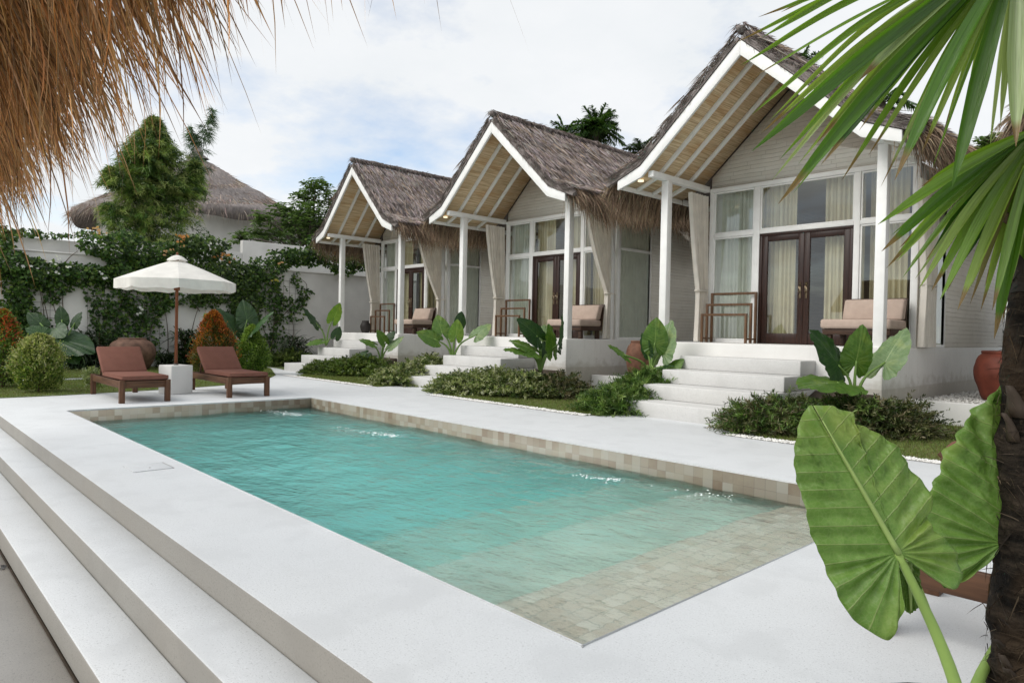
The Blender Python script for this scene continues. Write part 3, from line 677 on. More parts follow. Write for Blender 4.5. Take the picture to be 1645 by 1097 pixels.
def thatch_roof(P):
    m=MB(); ns,nyy=46,120
    ss=np.linspace(0,SLOPE+.02,ns); yy=np.linspace(YB-.05,YR+.1,nyy)
    for s in (1,-1):
        G=np.zeros((ns,nyy,3)); G2=np.zeros((ns,nyy,3))
        for i,a in enumerate(ss):
            st=.030*((a/.46)%1.)
            for j,y in enumerate(yy):
                off=TH-.03+st+.016*math.sin(3.1*y+2*a)+.012*math.sin(7.3*y-5*a)
                if j in (0,nyy-1): off=max(.05,off-.05)
                x,z,_=slope_point(a,off); G[i,j]=(s*x,y+.012*math.sin(17*a),z)
                x,z,_=slope_point(a,.012); G2[i,j]=(s*x,y,z)
        m.grid(G,flip=s<0); m.grid(G2,flip=s>0)
        for jj in (0,nyy-1):
            E=np.stack([G[:,jj],G2[:,jj]],1); m.grid(E,flip=(s>0)==(jj==0))
        E=np.stack([G[-1],G2[-1]],1); m.grid(E,flip=s<0)
    roof=m.build('thatch_roof',M['thatch'],P,smooth=True)
    # strands: laid down the slope in courses
    m=MB()
    for s,n in ((1,21000),(-1,7000)):
        a=rng.uniform(.0,SLOPE-.05,n); course=np.floor(a/.46)*.46; a=np.where(rng.random(n)<.55,np.minimum(course+rng.uniform(.02,.40,n)**1.0,SLOPE-.05),a)
        y=rng.uniform(YB-.03,YR,n); P0=np.zeros((n,3)); D=np.zeros((n,3)); B=np.zeros((n,3))
        tone=.5+.5*np.sin(y*1.7+a*2.1)*np.sin(a*3.3-y*.8+1.)
        for i in range(n):
            x,z,ang=slope_point(a[i],TH+.012+.03*((a[i]/.46)%1.)+rng.uniform(-.02,.025))
            P0[i]=(s*x,y[i],z); tilt=rng.normal(.06,.07); ca=ang-tilt
            D[i]=(s*math.cos(ca),rng.normal(0,.16),-math.sin(ca))
        L=rng.uniform(.16,.46,n)
        L=np.minimum(L,np.maximum(.12,SLOPE+.12-a))
        base=np.array([.37,.318,.305]); c=strawcol(n,base,.5,1.4)*(.78+.4*tone)[:,None]
        dk=rng.random(n)<.10; c[dk]*=.35
        wm=rng.random(n)<.16; c[wm]=np.array([.38,.29,.21])*rng.uniform(.6,1.2,(wm.sum(),1))
        B[:,2]=rng.normal(-.05,.05,n)
        up=np.stack([s*np.sin(.7)*np.ones(n),np.zeros(n),np.cos(.7)*np.ones(n)],1)+rng.normal(0,.5,(n,3))
        m.blades(P0,D,L,rng.uniform(.012,.026,n),B,c,2,side=up)
    m.build('thatch_straw',M['straw'],roof)
    # fringe hanging at the eaves
    m=MB()
    for s,n in ((1,9000),(-1,8000)):
        y=rng.uniform(YB+.03,YR,n); a=SLOPE-.30+.42*rng.random(n)-.08; P0=np.zeros((n,3)); D=np.zeros((n,3))
        lum=.5+.5*np.sin(y*2.3)*np.sin(y*.9+1)
        for i in range(n):
            x,z,ang=slope_point(min(a[i],SLOPE),rng.uniform(.0,TH+.03)); P0[i]=(s*x,y[i],z)
            an=rng.normal(.72,.22); D[i]=(s*math.cos(an),rng.normal(.05,.2),-math.sin(an))
        L=rng.uniform(.28,.62,n)*(1+.18*np.sin(y*1.9)+.1*np.sin(y*5.1)); B=np.stack([-s*rng.uniform(.05,.3,n),rng.normal(0,.1,n),-rng.uniform(.15,.5,n)],1)
        c=strawcol(n,(.32,.235,.165),.4,1.5)*(.8+.4*lum)[:,None]; dk=rng.random(n)<.2; c[dk]*=.4
        m.blades(P0,D,L,rng.uniform(.010,.020,n),B,c,2)
    m.build('eave_fringe',M['straw'],roof)
    # front edge strands and ridge roll
    m=MB(); pts=[]; 
    ys=np.linspace(YB-.07,YR+.1,90)
    pts=np.stack([.02*np.sin(ys*3),ys,5.80+TH+.03+.012*np.sin(ys*4.1)+.01*np.sin(ys*9)],1)
    m.tube(pts,(.07+.01*np.sin(ys*7))*np.clip((ys-ys[0])*6+.45,0,1),12)
    m.build('ridge_roll',M['thatch'],roof,smooth=True)
    m=MB(); n=2600; y=rng.uniform(YB-.06,YR,n); th=rng.uniform(-1.2,1.2,n)
    P0=np.stack([.10*np.sin(th),y,5.80+TH+.02+.09*np.cos(th)],1); D=np.stack([np.sign(th)*.8+rng.normal(0,.3,n),rng.normal(0,.5,n),rng.normal(-.45,.25,n)],1)
    c=strawcol(n,(.21,.178,.165),.4,1.4); m.blades(P0,D,rng.uniform(.08,.26,n),rng.uniform(.010,.02,n),np.array([0,0,-.3]),c,2)
    for s in (-1,1):
        n=1500; a=rng.uniform(0,SLOPE-.1,n); P0=np.zeros((n,3)); D=np.zeros((n,3))
        for i in range(n):
            x,z,ang=slope_point(a[i],rng.uniform(.03,TH)); P0[i]=(s*x,YB-.045+rng.uniform(-.01,.02),z); D[i]=(s*math.cos(ang)+rng.normal(0,.25),rng.normal(-.1,.12),-math.sin(ang)+rng.normal(0,.25))
        m.blades(P0,D,rng.uniform(.06,.2,n),rng.uniform(.008,.016,n),None,strawcol(n,(.19,.165,.15),.4,1.4),1)
    m.build('ridge_straw',M['straw'],roof)
    return roof
# ------------------------------------------------------------------ set the cottages out
proto=make_cottage()
LAB=['smallest white thatched cottage, farthest left of the row beside the garden wall','middle white thatched cottage behind the big variegated shrub','largest white thatched cottage, right in front of the palm leaves','thatched cottage cut off by the right edge of the photo']
roots=[]
for c,l in zip(COT,LAB):
    r=proto if c is C1 else copy_tree(proto)
    r.location=(c[0],10.4+c[2],0); r.scale=(c[1],1,1); r['label']=l; roots.append(r)
WHICH=['the smallest, farthest cottage','the middle cottage','the largest, nearest cottage','the cottage cut off at the right']
# stairs
def stairs(c,lab):
    t=thing('stair',lab,'steps',(c[0],c[2],0),0,'white steps up to the cottages'); t.scale=(c[1],1,1)
    fr=[8.35,8.85,9.35,9.85,10.349]
    for k in range(4):
        z0=-.05 if k==0 else .226*k*.957+.0005; z1=.226*(k+1)*.957
        m=MB(); m.box((SL,fr[k],z0),(SR,fr[4],z1)); m.build('step',M['plaster2'],t,bevel=.014)
    return t
M['plaster2']=m_terrazzo('step_plaster',(.55,.548,.535),.25,(.5,.46,.38))
for c,w in zip(COT[:3],['white steps of the smallest, farthest cottage, left of the low clipped shrubs','white steps between the two variegated shrubs, up to the middle cottage','wide white steps nearest the camera, up to the largest cottage']): stairs(c,w)
def pleat(x0,x1,z0,z1,amp,waves,axis='x',tie=None,n=90,nz=26,yc=0,gather=None):
    """hanging cloth: pleated sheet from z1 down to z0; tie=(height, left fraction, right fraction) pulls it in"""
    u=np.linspace(0,1,n); zz=np.linspace(z1,z0,nz); G=np.zeros((nz,n,3))
    ph=rng.uniform(0,6)
    for i,z in enumerate(zz):
        a,b=x0,x1; am=amp
        if tie:
            k=np.clip((z1-z)/(z1-tie[0]),0,1)**1.3 if z>tie[0] else 1.
            aa=x0+(x1-x0)*tie[1]; bb=x0+(x1-x0)*tie[2]
            if z<=tie[0]:
                e=(tie[0]-z)/(tie[0]-z0); aa=aa-(x1-x0)*.07*e*(tie[1]>0)
            a=x0+(aa-x0)*k; b=x1+(bb-x1)*k; am=amp*(1+.3*k)
        xx=a+(b-a)*u
        w=np.sin(u*waves*6.283+ph+.25*np.sin(z*2))+.35*np.sin(u*waves*2.3*6.283+z*.9)
        G[i,:,0]=xx+.006*np.sin(u*40+z); G[i,:,1]=yc+am*w; G[i,:,2]=z
    if axis=='y': G=G[:,:,[1,0,2]]
    m=MB(); m.grid(G); return m
# porch curtains: hang in the porch side openings, tied back
pcl=pleat(.78,1.40,ZP+.015,3.86,.035,7,'y',(2.05,.50,1.0)); pcr=pleat(.60,1.56,ZP+.015,3.80,.04,9,'y',(2.08,.74,1.0))
protoL=pcl.mesh('porch_curtain',M['curtain'],True); protoR=pcr.mesh('porch_curtain',M['curtain'],True)
def tie_mesh(y0,y1,z,x):
    m=MB(); th=np.linspace(0,2*np.pi,20); m.tube(np.stack([x+.065*np.sin(th),(y0+y1)/2+(y1-y0)/2*np.cos(th),z+0*th],1),.018,6,cap=False); return m.mesh('tie_band',M['curtain'],True)
tl=tie_mesh(1.05,1.42,2.05,0); tr=tie_mesh(1.27,1.58,2.08,0)
protoR2=pleat(1.10,1.92,ZP+.015,3.62,.035,9,'y',(2.05,.30,1.0)).mesh('porch_curtain',M['curtain'],True); tr2=tie_mesh(1.34,1.93,2.05,0)
# room curtains behind the glass
def curt(x0,x1,axis='x',amp=.03,wv=8): return pleat(x0,x1,ZP+.03,3.96,amp,wv,axis).mesh('room_curtain','',True) if 0 else pleat(x0,x1,ZP+.03,3.96,amp,wv,axis)
rc=[('behind the left front window',curt(-1.50,-.80),'voile',(0,1.62)),('gathered at the left of the door',curt(-.66,-.02,wv=7),'drape',(0,1.66)),('gathered at the right of the door',curt(.46,1.12,wv=7),'drape',(0,1.66)),
    ('behind the right front window',curt(1.20,1.78,wv=6),'drape',(0,1.70)),('in the side window',curt(1.66,2.82,'y',.009,9),'voile',(1.955,0)),('in the left side window',curt(1.66,2.90,'y',.015,9),'voile',(-1.50,0))]
rcm=[]
for d,mm,mt,(ox,oy) in rc:
    me=mm.mesh('room_curtain',M[mt],True); rcm.append((d,me,ox,oy))
# lounge chair
def make_sofa():
    t=thing('lounge_chair','lounge chair','armchair',(0,0,0),0,'beige cushioned porch chairs')
    m=MB(); m.box((.02,.08,.18),(1.0,.76,.27)); m.build('seat_frame',M['teakD'],t,bevel=.006)
    for x,y in ((.06,.12),(.88,.12),(.06,.66),(.88,.66)):
        m=MB(); m.box((x,y,0),(x+.08,y+.08,.179)); m.build('leg',M['teakD'],t,bevel=.004)
    m=MB(); m.bar((.51,.78,.20),(.51,.86,.76),.94,.03,(0,1,0)); m.build('back_frame',M['teakD'],t,bevel=.004)
    m=MB(); m.box((.0,.03,.272),(1.02,.72,.415)); o=m.build('seat_cushion',M['sofa'],t,bevel=.035)
    m=MB(); m.add([(.12,.56,.418),(1.0,.56,.418),(1.0,.72,.418),(.12,.72,.418),(.12,.66,.74),(1.0,.66,.74),(1.0,.80,.74),(.12,.80,.74)],[(0,3,2,1),(4,5,6,7),(0,1,5,4),(1,2,6,5),(2,3,7,6),(3,0,4,7)]); m.build('back_cushion',M['sofa'],t,bevel=.03)
    return t
M['teakD']=m_wood('dark_teak',(.025,.014,.009),(.07,.035,.02),'X')
def make_rack():
    t=thing('towel_rack','towel rack','towel rack',(0,0,0),0,'stepped wooden towel racks')
    for k,(y,h) in enumerate(((.34,.93),(.17,.72),(.0,.53))):
        m=MB(); w=.042
        m.box((0,y,0),(w,y+w,h)); m.box((.88,y,0),(.88+w,y+w,h)); m.box((w,y,h-w),(.88,y+w,h)); m.build('frame',M['rack'],t,bevel=.005)
    for x in (.008,.888):
        m=MB(); m.box((x,.042,.06),(x+.026,.17,.09)); m.box((x,.212,.06),(x+.026,.34,.09)); m.build('side_rail',M['rack'],t,bevel=.003)
    return t
sofa0=make_sofa(); rack0=make_rack()
first=True
for k,c in enumerate(COT):
    if k==3: break
    w=WHICH[k]; y0=10.4+c[2]
    for d,me,tm,x in (('left',protoL,tl,-1.66),('right',protoR2 if k==2 else protoR,tr2 if k==2 else tr,2.09 if k==2 else 1.93)):
        o=thing('porch_curtain','sheer white curtain tied back on the %s of the porch of %s'%(d,w),'curtain',(cx(c,x),y0,0),0,'porch curtains')
        q=bpy.data.objects.new('cloth',me); COL.objects.link(q); q.parent=o
        q=bpy.data.objects.new('tie_band',tm); COL.objects.link(q); q.parent=o
    for i,(d,me,ox,oy) in enumerate(rcm):
        if i==5: continue
        o=bpy.data.objects.new('room_curtain',me); COL.objects.link(o); o.location=(cx(c,ox),y0+oy,0); o.scale=(c[1],1,1)
        tag(o,('cream room curtain ' if i!=0 and i!=4 else 'pale room curtain ')+d+' of '+w,'curtain','room curtains behind glass')
    s=sofa0 if k==0 else copy_tree(sofa0); s.location=(cx(c,.93),y0+.42,ZP); s.scale=(c[1],1,1); s['label']='low chair with rose beige cushions on the porch of '+w
    r=rack0 if k==0 else copy_tree(rack0); r.location=(cx(c,-1.50),y0+.98,ZP); r.scale=(c[1],1,1); r['label']='stepped brown towel rack on the porch of '+w

# ------------------------------------------------------------------ sun loungers
def make_lounger():
    """head at -x, foot at +x, origin under the foot end's near corner"""
    t=thing('sun_lounger','lounger','sun lounger',(0,0,0),0,'dark wood sun loungers with russet cushions')
    L,W=1.86,.72; lw=.075
    for x in (-L,-lw-.0):
        for y in (0,W-lw):
            m=MB(); m.box((x,y,0),(x+lw,y+lw,.345)); m.build('leg',M['teakZ'],t,bevel=.005)
    for y in (.012,W-.042):
        m=MB(); m.box((-L+lw,y,.225),(-lw,y+.03,.335)); m.build('side_rail',M['teak'],t,bevel=.004)
    for x in (-L+.02,-.05):
        m=MB(); m.box((x,lw,.225),(x+.03,W-lw,.335)); m.build('end_rail',M['teakY'],t,bevel=.004)
    m=MB()
    for k in range(12):
        x=-1.22+k*.098; m.box((x,.045,.29),(x+.075,W-.045,.312))
    m.build('slat_deck',M['teakY'],t)
    m=MB(); n=14; g=MB(); m.box((-1.18,.025,.346),(-.005,W-.025,.415)); c=m.build('seat_cushion',M['cushion'],t,bevel=.025)
    m=MB()
    for z in (.358,.405): m.tube([(-1.17,.03,z),(-.02,.03,z)],.005,6); m.tube([(-.013,.04,z),(-.013,W-.04,z)],.005,6); m.tube([(-1.17,W-.03,z),(-.02,W-.03,z)],.005,6)
    m.build('piping',M['cushion'],c)
    a=np.array([-1.185,0,.37]); an=R(42); d=np.array([-math.cos(an),0,math.sin(an)]); nn=np.array([math.sin(an),0,math.cos(an)])
    m=MB(); Lb=.60
    v=[]
    for kk in (0,1):
        for (s,h) in ((0,0),(Lb,0),(Lb,.07),(0,.07)):
            p=a+d*s+nn*h; v.append((p[0],.025 if kk==0 else W-.025,p[2]))
    m.add(v,[(0,1,2,3),(7,6,5,4),(0,4,5,1),(1,5,6,2),(2,6,7,3),(3,7,4,0)]); m.build('back_cushion',M['cushion'],t,bevel=.022)
    m=MB()
    for y in (.06,W-.09):
        p0=a-nn*.02; p1=a+d*(Lb-.02)-nn*.02; m.bar((p0[0],y,p0[2]),(p1[0],y,p1[2]),.03,.03)
    for s in (.1,.22,.34,.46,.57):
        p=a+d*s-nn*.018; m.bar((p[0],.05,p[2]),(p[0],W-.05,p[2]),.06,.018,tuple(nn))
    m.build('back_frame',M['teakY'],t)
    p=a+d*.42-nn*.03
    for y in (.10,W-.13): m=MB(); m.bar((p[0],y,p[2]),(p[0]-.10,y,.30),.025,.025,(0,1,0)); m.build('prop',M['teak'],t)
    return t
R=math.radians
lg=make_lounger(); a=at(194.5,648); lg.location=(a[0]+.04,a[1]-.03,0); lg['label']='russet sun lounger on the deck left of the parasol'
lg2=copy_tree(lg); a=at(367.5,639); lg2.location=(a[0]+.04,a[1]-.03,0); lg2['label']='russet sun lounger on the deck right of the parasol, before the orange shrub'
lg3=copy_tree(lg); a=at(1487,946); lg3.location=(a[0]+1.86,a[1]-.71,0); lg3['label']='russet sun lounger half hidden behind the palm trunk and the giant leaf'
# ------------------------------------------------------------------ parasol
ub=(at(266,632)+at(297,632.5))/2; ub=np.array([ub[0]-.05,ub[1]+.02,0])
t=thing('concrete_block','white square block holding up the parasol pole','parasol base',tuple(ub),R(14))
m=MB(); m.box((-.2,-.2,0),(.2,.2,.50)); m.build('block',M['plaster'],t,bevel=.015); m=MB(); m.tube([(0,0,.495),(0,0,.53)],.04,14); m.build('collar',M['iron'],t)
S=1./1112.4; d=float(CM[2]@(ub-CAMP)); pxm=d/1112.4
zt=at(283,408,X=ub[0])[2]; ze=at(283,452,X=ub[0])[2]; rr=88*pxm
t=thing('parasol','cream canvas parasol with a scalloped valance over two loungers','parasol',(ub[0],ub[1],0))
m=MB(); m.tube([(0,0,.50),(0,0,zt-.05)],.026,14); m.build('pole',M['pole'],t,smooth=True)
m=MB(); nn_=8; RAD=rr; nr=8; sub=6; G=np.zeros((nr,nn_*sub+1,3)); ph=R(22.5)+R(-47+9)
for i in range(nr):
    k=.10+.90*i/(nr-1)
    for j in range(nn_*sub+1):
        th=ph+2*np.pi*j/(nn_*sub); u=(j%sub)/sub; rad=RAD*k*math.cos(np.pi/nn_)/math.cos(np.pi/nn_*(2*u-1))
        sag=0.
        G[i,j]=(rad*math.cos(th),rad*math.sin(th),zt-.09-(zt-.09-ze)*(k**1.08)-sag)
m.grid(G); cano=m.build('canopy',M['canvas'],t,smooth=False)
m=MB(); G2=np.zeros((4,nn_*sub+1,3))
for i in range(4):
    for j in range(nn_*sub+1):
        u=(j%sub)/sub; e=G[-1,j]; k=i/3
        G2[i,j]=(e[0]*(1.003+.0*k),e[1]*(1.003),e[2]-.165*k*(1-.10*(1-min(1,4*math.sin(np.pi*u))))+.01*math.sin(j*1.7)*k)
m.grid(G2); m.build('valance',M['canvas'],cano)
m=MB(); G3=np.zeros((4,nn_*4+1,3))
for i in range(4):
    for j in range(nn_*4+1):
        th=ph+2*np.pi*j/(nn_*4); k=i/3; r_=RAD*(.02+.16*k)*(1+.05*math.sin(4*th)); G3[i,j]=(r_*math.cos(th),r_*math.sin(th),zt-.02-.085*k**1.5-(.02*abs(math.sin(2*th)) if i==3 else 0))
m.grid(G3); m.build('vent_cap',M['canvas'],cano)
m=MB(); m.tube([(0,0,zt-.03),(0,0,zt+.03)],[.022,.014],10); m.build('finial',M['pole'],t)
for k in range(8):
    th=ph+2*np.pi*k/8; m=MB(); m.bar((.05*math.cos(th),.05*math.sin(th),zt-.13),(RAD*.97*math.cos(th),RAD*.97*math.sin(th),ze-.03),.018,.028); m.build('rib',M['pole'],t)
m=MB(); m.tube([(0,0,ze-.16),(0,0,ze-.08)],.05,12); m.build('runner',M['pole'],t)
# ------------------------------------------------------------------ jars
def jar(name,label,loc,prof,mat,n=40,group=None):
    t=thing(name,label,'jar',loc)
    m=MB(); m.lathe(prof,n=n,jit=.004); m.build('body',M[mat],t,smooth=True)
    r,z=prof[-1]; m=MB(); m.lathe([(r*.90,z-.03),(r*1.0,z-.035),(r*1.07,z-.01),(r*1.05,z+.018),(r*.92,z+.02),(r*.86,z-.0),(r*.82,z-.12)],n=n,jit=.003); m.build('rim',M[mat],t,smooth=True)
    return t
def sprof(pts,n=26): return [tuple(x) for x in spline(pts,n)]
a=at(212,593,X=-20.1); w=34.5*float(CM[2]@(a-CAMP))/1112.4
jar('big_jar','huge squat old terracotta jar behind the left lounger',(a[0],a[1],0),sprof([(.001,0),(w*.6,0),(w*.88,.22),(w,.48),(w*.86,.70),(w*.6,.80),(w*.55,.82)]),'terracotta')
jar('red_pot','red clay pot on the pebbles beside the palm trunk',(-2.58,12.75,.29),sprof([(.001,0),(.25,0),(.33,.18),(.40,.42),(.36,.64),(.29,.73),(.285,.75)]),'redpot')
jar('brown_jar','slim brown clay jar on the pebbles beside the middle cottage',(-8.86,11.95,.29),sprof([(.001,0),(.15,0),(.22,.18),(.255,.42),(.23,.62),(.15,.74),(.15,.76)]),'claypot')
a=at(552,531,X=-18.95); jar('dark_jar','small charcoal jar on the porch corner of the farthest cottage',(-18.85,11.2+.188,ZP),sprof([(.001,0),(.10,0),(.15,.12),(.16,.22),(.11,.33),(.10,.36)]),'darkpot',24)
# ------------------------------------------------------------------ garden walls
WX=-21.5
t=thing('garden_wall','long white plastered wall behind the loungers, half covered by creepers','wall',(WX,0,0))
m=MB(); m.box((-.2,-9,-.3),(0,17,3.02)); m.build('wall_face',M['wallp'],t,bevel=.015)
m=MB(); m.box((-.24,-9,3.021),(.03,17,3.06)); m.build('coping',M['wallp'],t,bevel=.01)
t=thing('upper_wall','higher white wall with stepped top behind the creepers','wall',(WX-1.2,0,0))
for y0,y1,z in ((-9,5.05,at(80,384,X=WX-1.2)[2]),(5.051,9.05,at(345,402,X=WX-1.2)[2]),(9.051,18,at(420,389,X=WX-1.2)[2])):
    m=MB(); m.box((-.2,y0,-.3),(0,y1,z)); m.build('wall_face',M['wallp'],t,bevel=.015)
def trellis(x0,x1,y0,y1,lab):
    a=at(x0,y1,X=WX+.05); b=at(x1,y0,X=WX+.05); zz0=at((x0+x1)/2,y1,X=WX+.05)[2]; zz1=at((x0+x1)/2,y0,X=WX+.05)[2]
    m=MB()
    for y in np.arange(a[1],b[1],.2): m.tube([(WX+.05,y,max(.05,zz0)),(WX+.05,y,zz1)],.0045,5)
    for z in np.arange(max(.05,zz0),zz1,.2): m.tube([(WX+.058,a[1],z),(WX+.058,b[1],z)],.0045,5)
    o=m.build('wire_trellis',M['iron']); tag(o,lab,'trellis','wire trellises on the garden wall')
trellis(35,100,460,560,'rusty wire trellis on the wall above the big dark leaves')
trellis(140,265,455,570,'rusty wire trellis on the wall above the huge jar')
trellis(385,480,445,560,'rusty wire trellis on the wall right of the parasol')
# ------------------------------------------------------------------ round thatched house beyond the wall
D0=33.; hc=at(330,360,D=D0); ap=at(317,252,D=D0); k=D0/1112.4
t=thing('round_house','round thatched house with conical roof beyond the garden wall','house',(hc[0],hc[1],0))
rw=150*k; zt_=ap[2]; zeave=at(300,358,D=D0)[2]; re=178*k
m=MB(); m.lathe([(rw,-.2),(rw,zeave+.5)],n=48); m.build('wall',M['wallp'],t,smooth=True)
u=np.linspace(0,1,22); prof=[(re*x+.15,zt_-(zt_-zeave)*(x**.92)-.0) for x in u]
off=(ap-hc)[:2]
mm=MB(); th=np.linspace(0,2*np.pi,72,endpoint=True); G=np.zeros((24,73-1,3))
th=np.linspace(0,2*np.pi,72)
for i,(r_,z) in enumerate(prof+[(re+.1,zeave-.45),(rw-.1,zeave+.2)]):
    kk=1-min(1,r_/re)
    for j,tt in enumerate(th):
        bumpz=.10*math.sin(5*tt+i)*.5+.05*math.sin(13*tt+2*i)
        G[i,j]=(r_*math.cos(tt)+off[0]*kk,r_*math.sin(tt)+off[1]*kk,z+(bumpz if i>1 and j<71 else 0))
G[:,-1]=G[:,0]
mm.grid(G); rf=mm.build('thatch_roof',M['thatch'],t,smooth=True)
n=14000; r_=re*np.sqrt(rng.uniform(.003,1.03,n)); tt=rng.uniform(0,6.283,n); z=zt_-(zt_-zeave)*((r_/re).clip(0,1)**.92)+.03+rng.uniform(-.02,.06,n); kk=1-np.minimum(1,r_/re)
P0=np.stack([r_*np.cos(tt)+off[0]*kk,r_*np.sin(tt)+off[1]*kk,z],1); an=.55+.5*(r_>re*.97)+rng.normal(0,.15,n)
Dv=np.stack([np.cos(tt)*np.cos(an)+rng.normal(0,.15,n),np.sin(tt)*np.cos(an)+rng.normal(0,.15,n),-np.sin(an)],1)
mm=MB(); mm.blades(P0,Dv,rng.uniform(.4,.9,n),rng.uniform(.02,.05,n),np.array([0,0,-.08]),strawcol(n,(.36,.295,.255),.5,1.35),1); mm.build('roof_straw',M['straw'],rf)
mm=MB(); mm.lathe([(.02,.55),(.16,.45),(.28,.1),(.5,-.12)],(off[0],off[1],zt_),14,jit=.08); mm.build('roof_cap',M['thatch'],rf,smooth=True)
# ------------------------------------------------------------------ plants
def rnd_dirs(n): return unit(rng.normal(size=(n,3)))
def pal(n,cols,w=None):
    cols=np.asarray(cols,float); k=rng.choice(len(cols),n,p=w); return cols[k]*rng.uniform(.7,1.25,(n,1))
def stems(mm,base,tips,r0=.012,r1=.003,n=5,col=(.10,.065,.04)):
    for p in tips:
        p=np.asarray(p,float); md=(np.asarray(base)+p)/2+rng.normal(0,.03,3); md[2]+=.08*np.linalg.norm(p-base)
        pts=spline([base,md,p],7); mm.tube(pts,np.linspace(r0,r1,7),n,col,cap=False)
def topiary(name,label,cat,c,rx,h,n,cols,shape='cone',leaf=.035,topcols=None,group=None,mat='leaf',ry=None,w=None):
    """rounded or conical shrub: leaf sprays all over the crown and through it"""
    t=thing(name,label,cat,tuple(c),0,group); ry=ry or rx
    z=rng.random(n)**.85; th=rng.uniform(0,6.283,n)
    if shape=='cone': prof=np.interp(z,[0,.08,.25,.5,.75,.92,1],[.66,.92,1,.90,.60,.32,.06])
    else: prof=np.interp(z,[0,.08,.3,.55,.8,.95,1],[.6,.85,1,1.,.78,.42,.1])
    lump=1+.13*np.sin(3*th+5*z+c[0])+.11*np.sin(6*th-9*z+c[1])+.05*np.sin(13*th+17*z)
    rad=prof*lump*(rng.random(n)**.33)
    P=np.stack([rx*rad*np.cos(th),ry*rad*np.sin(th),.04+h*z],1)
    out=np.stack([np.cos(th),np.sin(th),.7*np.ones(n)],1)
    D=unit(out*.7+rng.normal(0,.55,(n,3))+[0,0,.35]); Nn=rnd_dirs(n)+[0,0,.8]
    col=pal(n,cols,w)
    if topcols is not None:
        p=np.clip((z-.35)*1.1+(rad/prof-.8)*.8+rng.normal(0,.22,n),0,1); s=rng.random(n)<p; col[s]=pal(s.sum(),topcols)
    L=leaf*rng.uniform(.55,1.8,n)
    m=MB(); m.leaves(P,D,Nn,L,L*.45,col,.2)
    # short sprigs standing out
    k=int(n*.085); q=rng.choice(n,k,p=(rad**6)/(rad**6).sum())
    for i in range(4):
        f=i/3; PP=P[q]+D[q]*leaf*3.0*f; dd=unit(D[q]+rng.normal(0,.6,(k,3))); m.leaves(PP,dd,rnd_dirs(k),leaf*.8,leaf*.35,col[q]*1.15,.2)
    m.build('foliage',M[mat],t)
    m=MB(); tips=[(rx*.5*math.cos(a),ry*.5*math.sin(a),h*.55) for a in np.linspace(0,5.6,7)]+[(0,0,h*.85)]
    stems(m,np.array([0,0,-.02]),tips,.02,.004); m.build('stem',M['stem'],t); return t
def sprayshrub(name,label,fp,hh,n,cols,leaf=.03,lw=.35,lean=(0,0),twig=.5,zf=None,w=None,cat='shrub',lean_out=.5,group=None):
    """spreading shrub: arching twigs set with small leaves. fp: (x,y,rx,ry,base z) footprints"""
    c=np.array(fp[0][:2]); t=thing(name,label,cat,(c[0],c[1],0),0,group)
    area=np.array([f[2]*f[3] for f in fp]); idx=rng.choice(len(fp),n,p=area/area.sum())
    F=np.array(fp)[idx]; th=rng.uniform(0,6.283,n); r=np.sqrt(rng.random(n))
    bx=F[:,0]+F[:,2]*r*np.cos(th)*.85-c[0]; by=F[:,1]+F[:,3]*r*np.sin(th)*.85-c[1]
    H=F[:,5] if F.shape[1]>5 else np.full(n,hh)
    z0=F[:,4]+H*.45*(1-r**2)*rng.random(n)
    B=np.stack([bx,by,z0],1)
    D=unit(np.stack([np.cos(th)*r*lean_out+lean[0]+rng.normal(0,.3,n),np.sin(th)*r*lean_out+lean[1]+rng.normal(0,.3,n),np.ones(n)*.85*np.sqrt(np.clip(1.1-r**2,.12,1))],1))
    L=.9*twig*H*rng.uniform(.65,1.25,n)*(1.25-.3*r)
    Bd=np.stack([np.cos(th)*.25,np.sin(th)*.25,-.35*np.ones(n)],1)
    m=MB(); per=26; ccol=pal(n,cols,w)*rng.uniform(.75,1.2,(n,1))
    ks=np.linspace(.08,1,per)
    for k in ks:
        PP=B+D*(L*k)[:,None]+Bd*(L*k*k)[:,None]+rng.normal(0,.006,(n,3))
        dd=unit(D*.9+Bd*k+rng.normal(0,.62,(n,3))); ll=leaf*rng.uniform(.7,1.35,n)
        m.leaves(PP,dd,rnd_dirs(n)+[0,0,.7],ll,ll*lw,ccol*rng.uniform(.85,1.15,(n,1))*(1+.15*k),.15)
    m.build('foliage',M['leaf'],t)
    m=MB(); q=rng.choice(n,min(n,140),replace=False)
    m.blades(B[q]-D[q]*.15*L[q][:,None],D[q],L[q]*1.1,.008,Bd[q],np.array([.10,.07,.045]),3); m.build('stem',M['stem'],t)
    return t

# clipped and coloured shrubs on the lawn
YG=[(.21,.27,.055),(.12,.20,.03),(.30,.34,.10),(.06,.11,.018)]
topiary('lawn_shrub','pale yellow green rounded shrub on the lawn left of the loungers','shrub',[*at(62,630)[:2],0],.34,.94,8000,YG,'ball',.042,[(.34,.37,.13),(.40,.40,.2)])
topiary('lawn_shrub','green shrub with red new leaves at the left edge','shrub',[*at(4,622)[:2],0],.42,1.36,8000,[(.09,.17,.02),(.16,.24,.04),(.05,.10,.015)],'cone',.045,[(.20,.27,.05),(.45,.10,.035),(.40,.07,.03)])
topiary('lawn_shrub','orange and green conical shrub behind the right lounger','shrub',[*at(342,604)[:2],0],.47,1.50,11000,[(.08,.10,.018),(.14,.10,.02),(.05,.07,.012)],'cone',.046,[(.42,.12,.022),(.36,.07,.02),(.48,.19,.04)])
topiary('lawn_shrub','lime green cone shaped shrub beside the right lounger','shrub',[*at(404,601)[:2],0],.36,1.18,8500,[(.11,.20,.025),(.18,.29,.045),(.05,.11,.015)],'cone',.044,[(.24,.36,.07),(.30,.40,.1)])
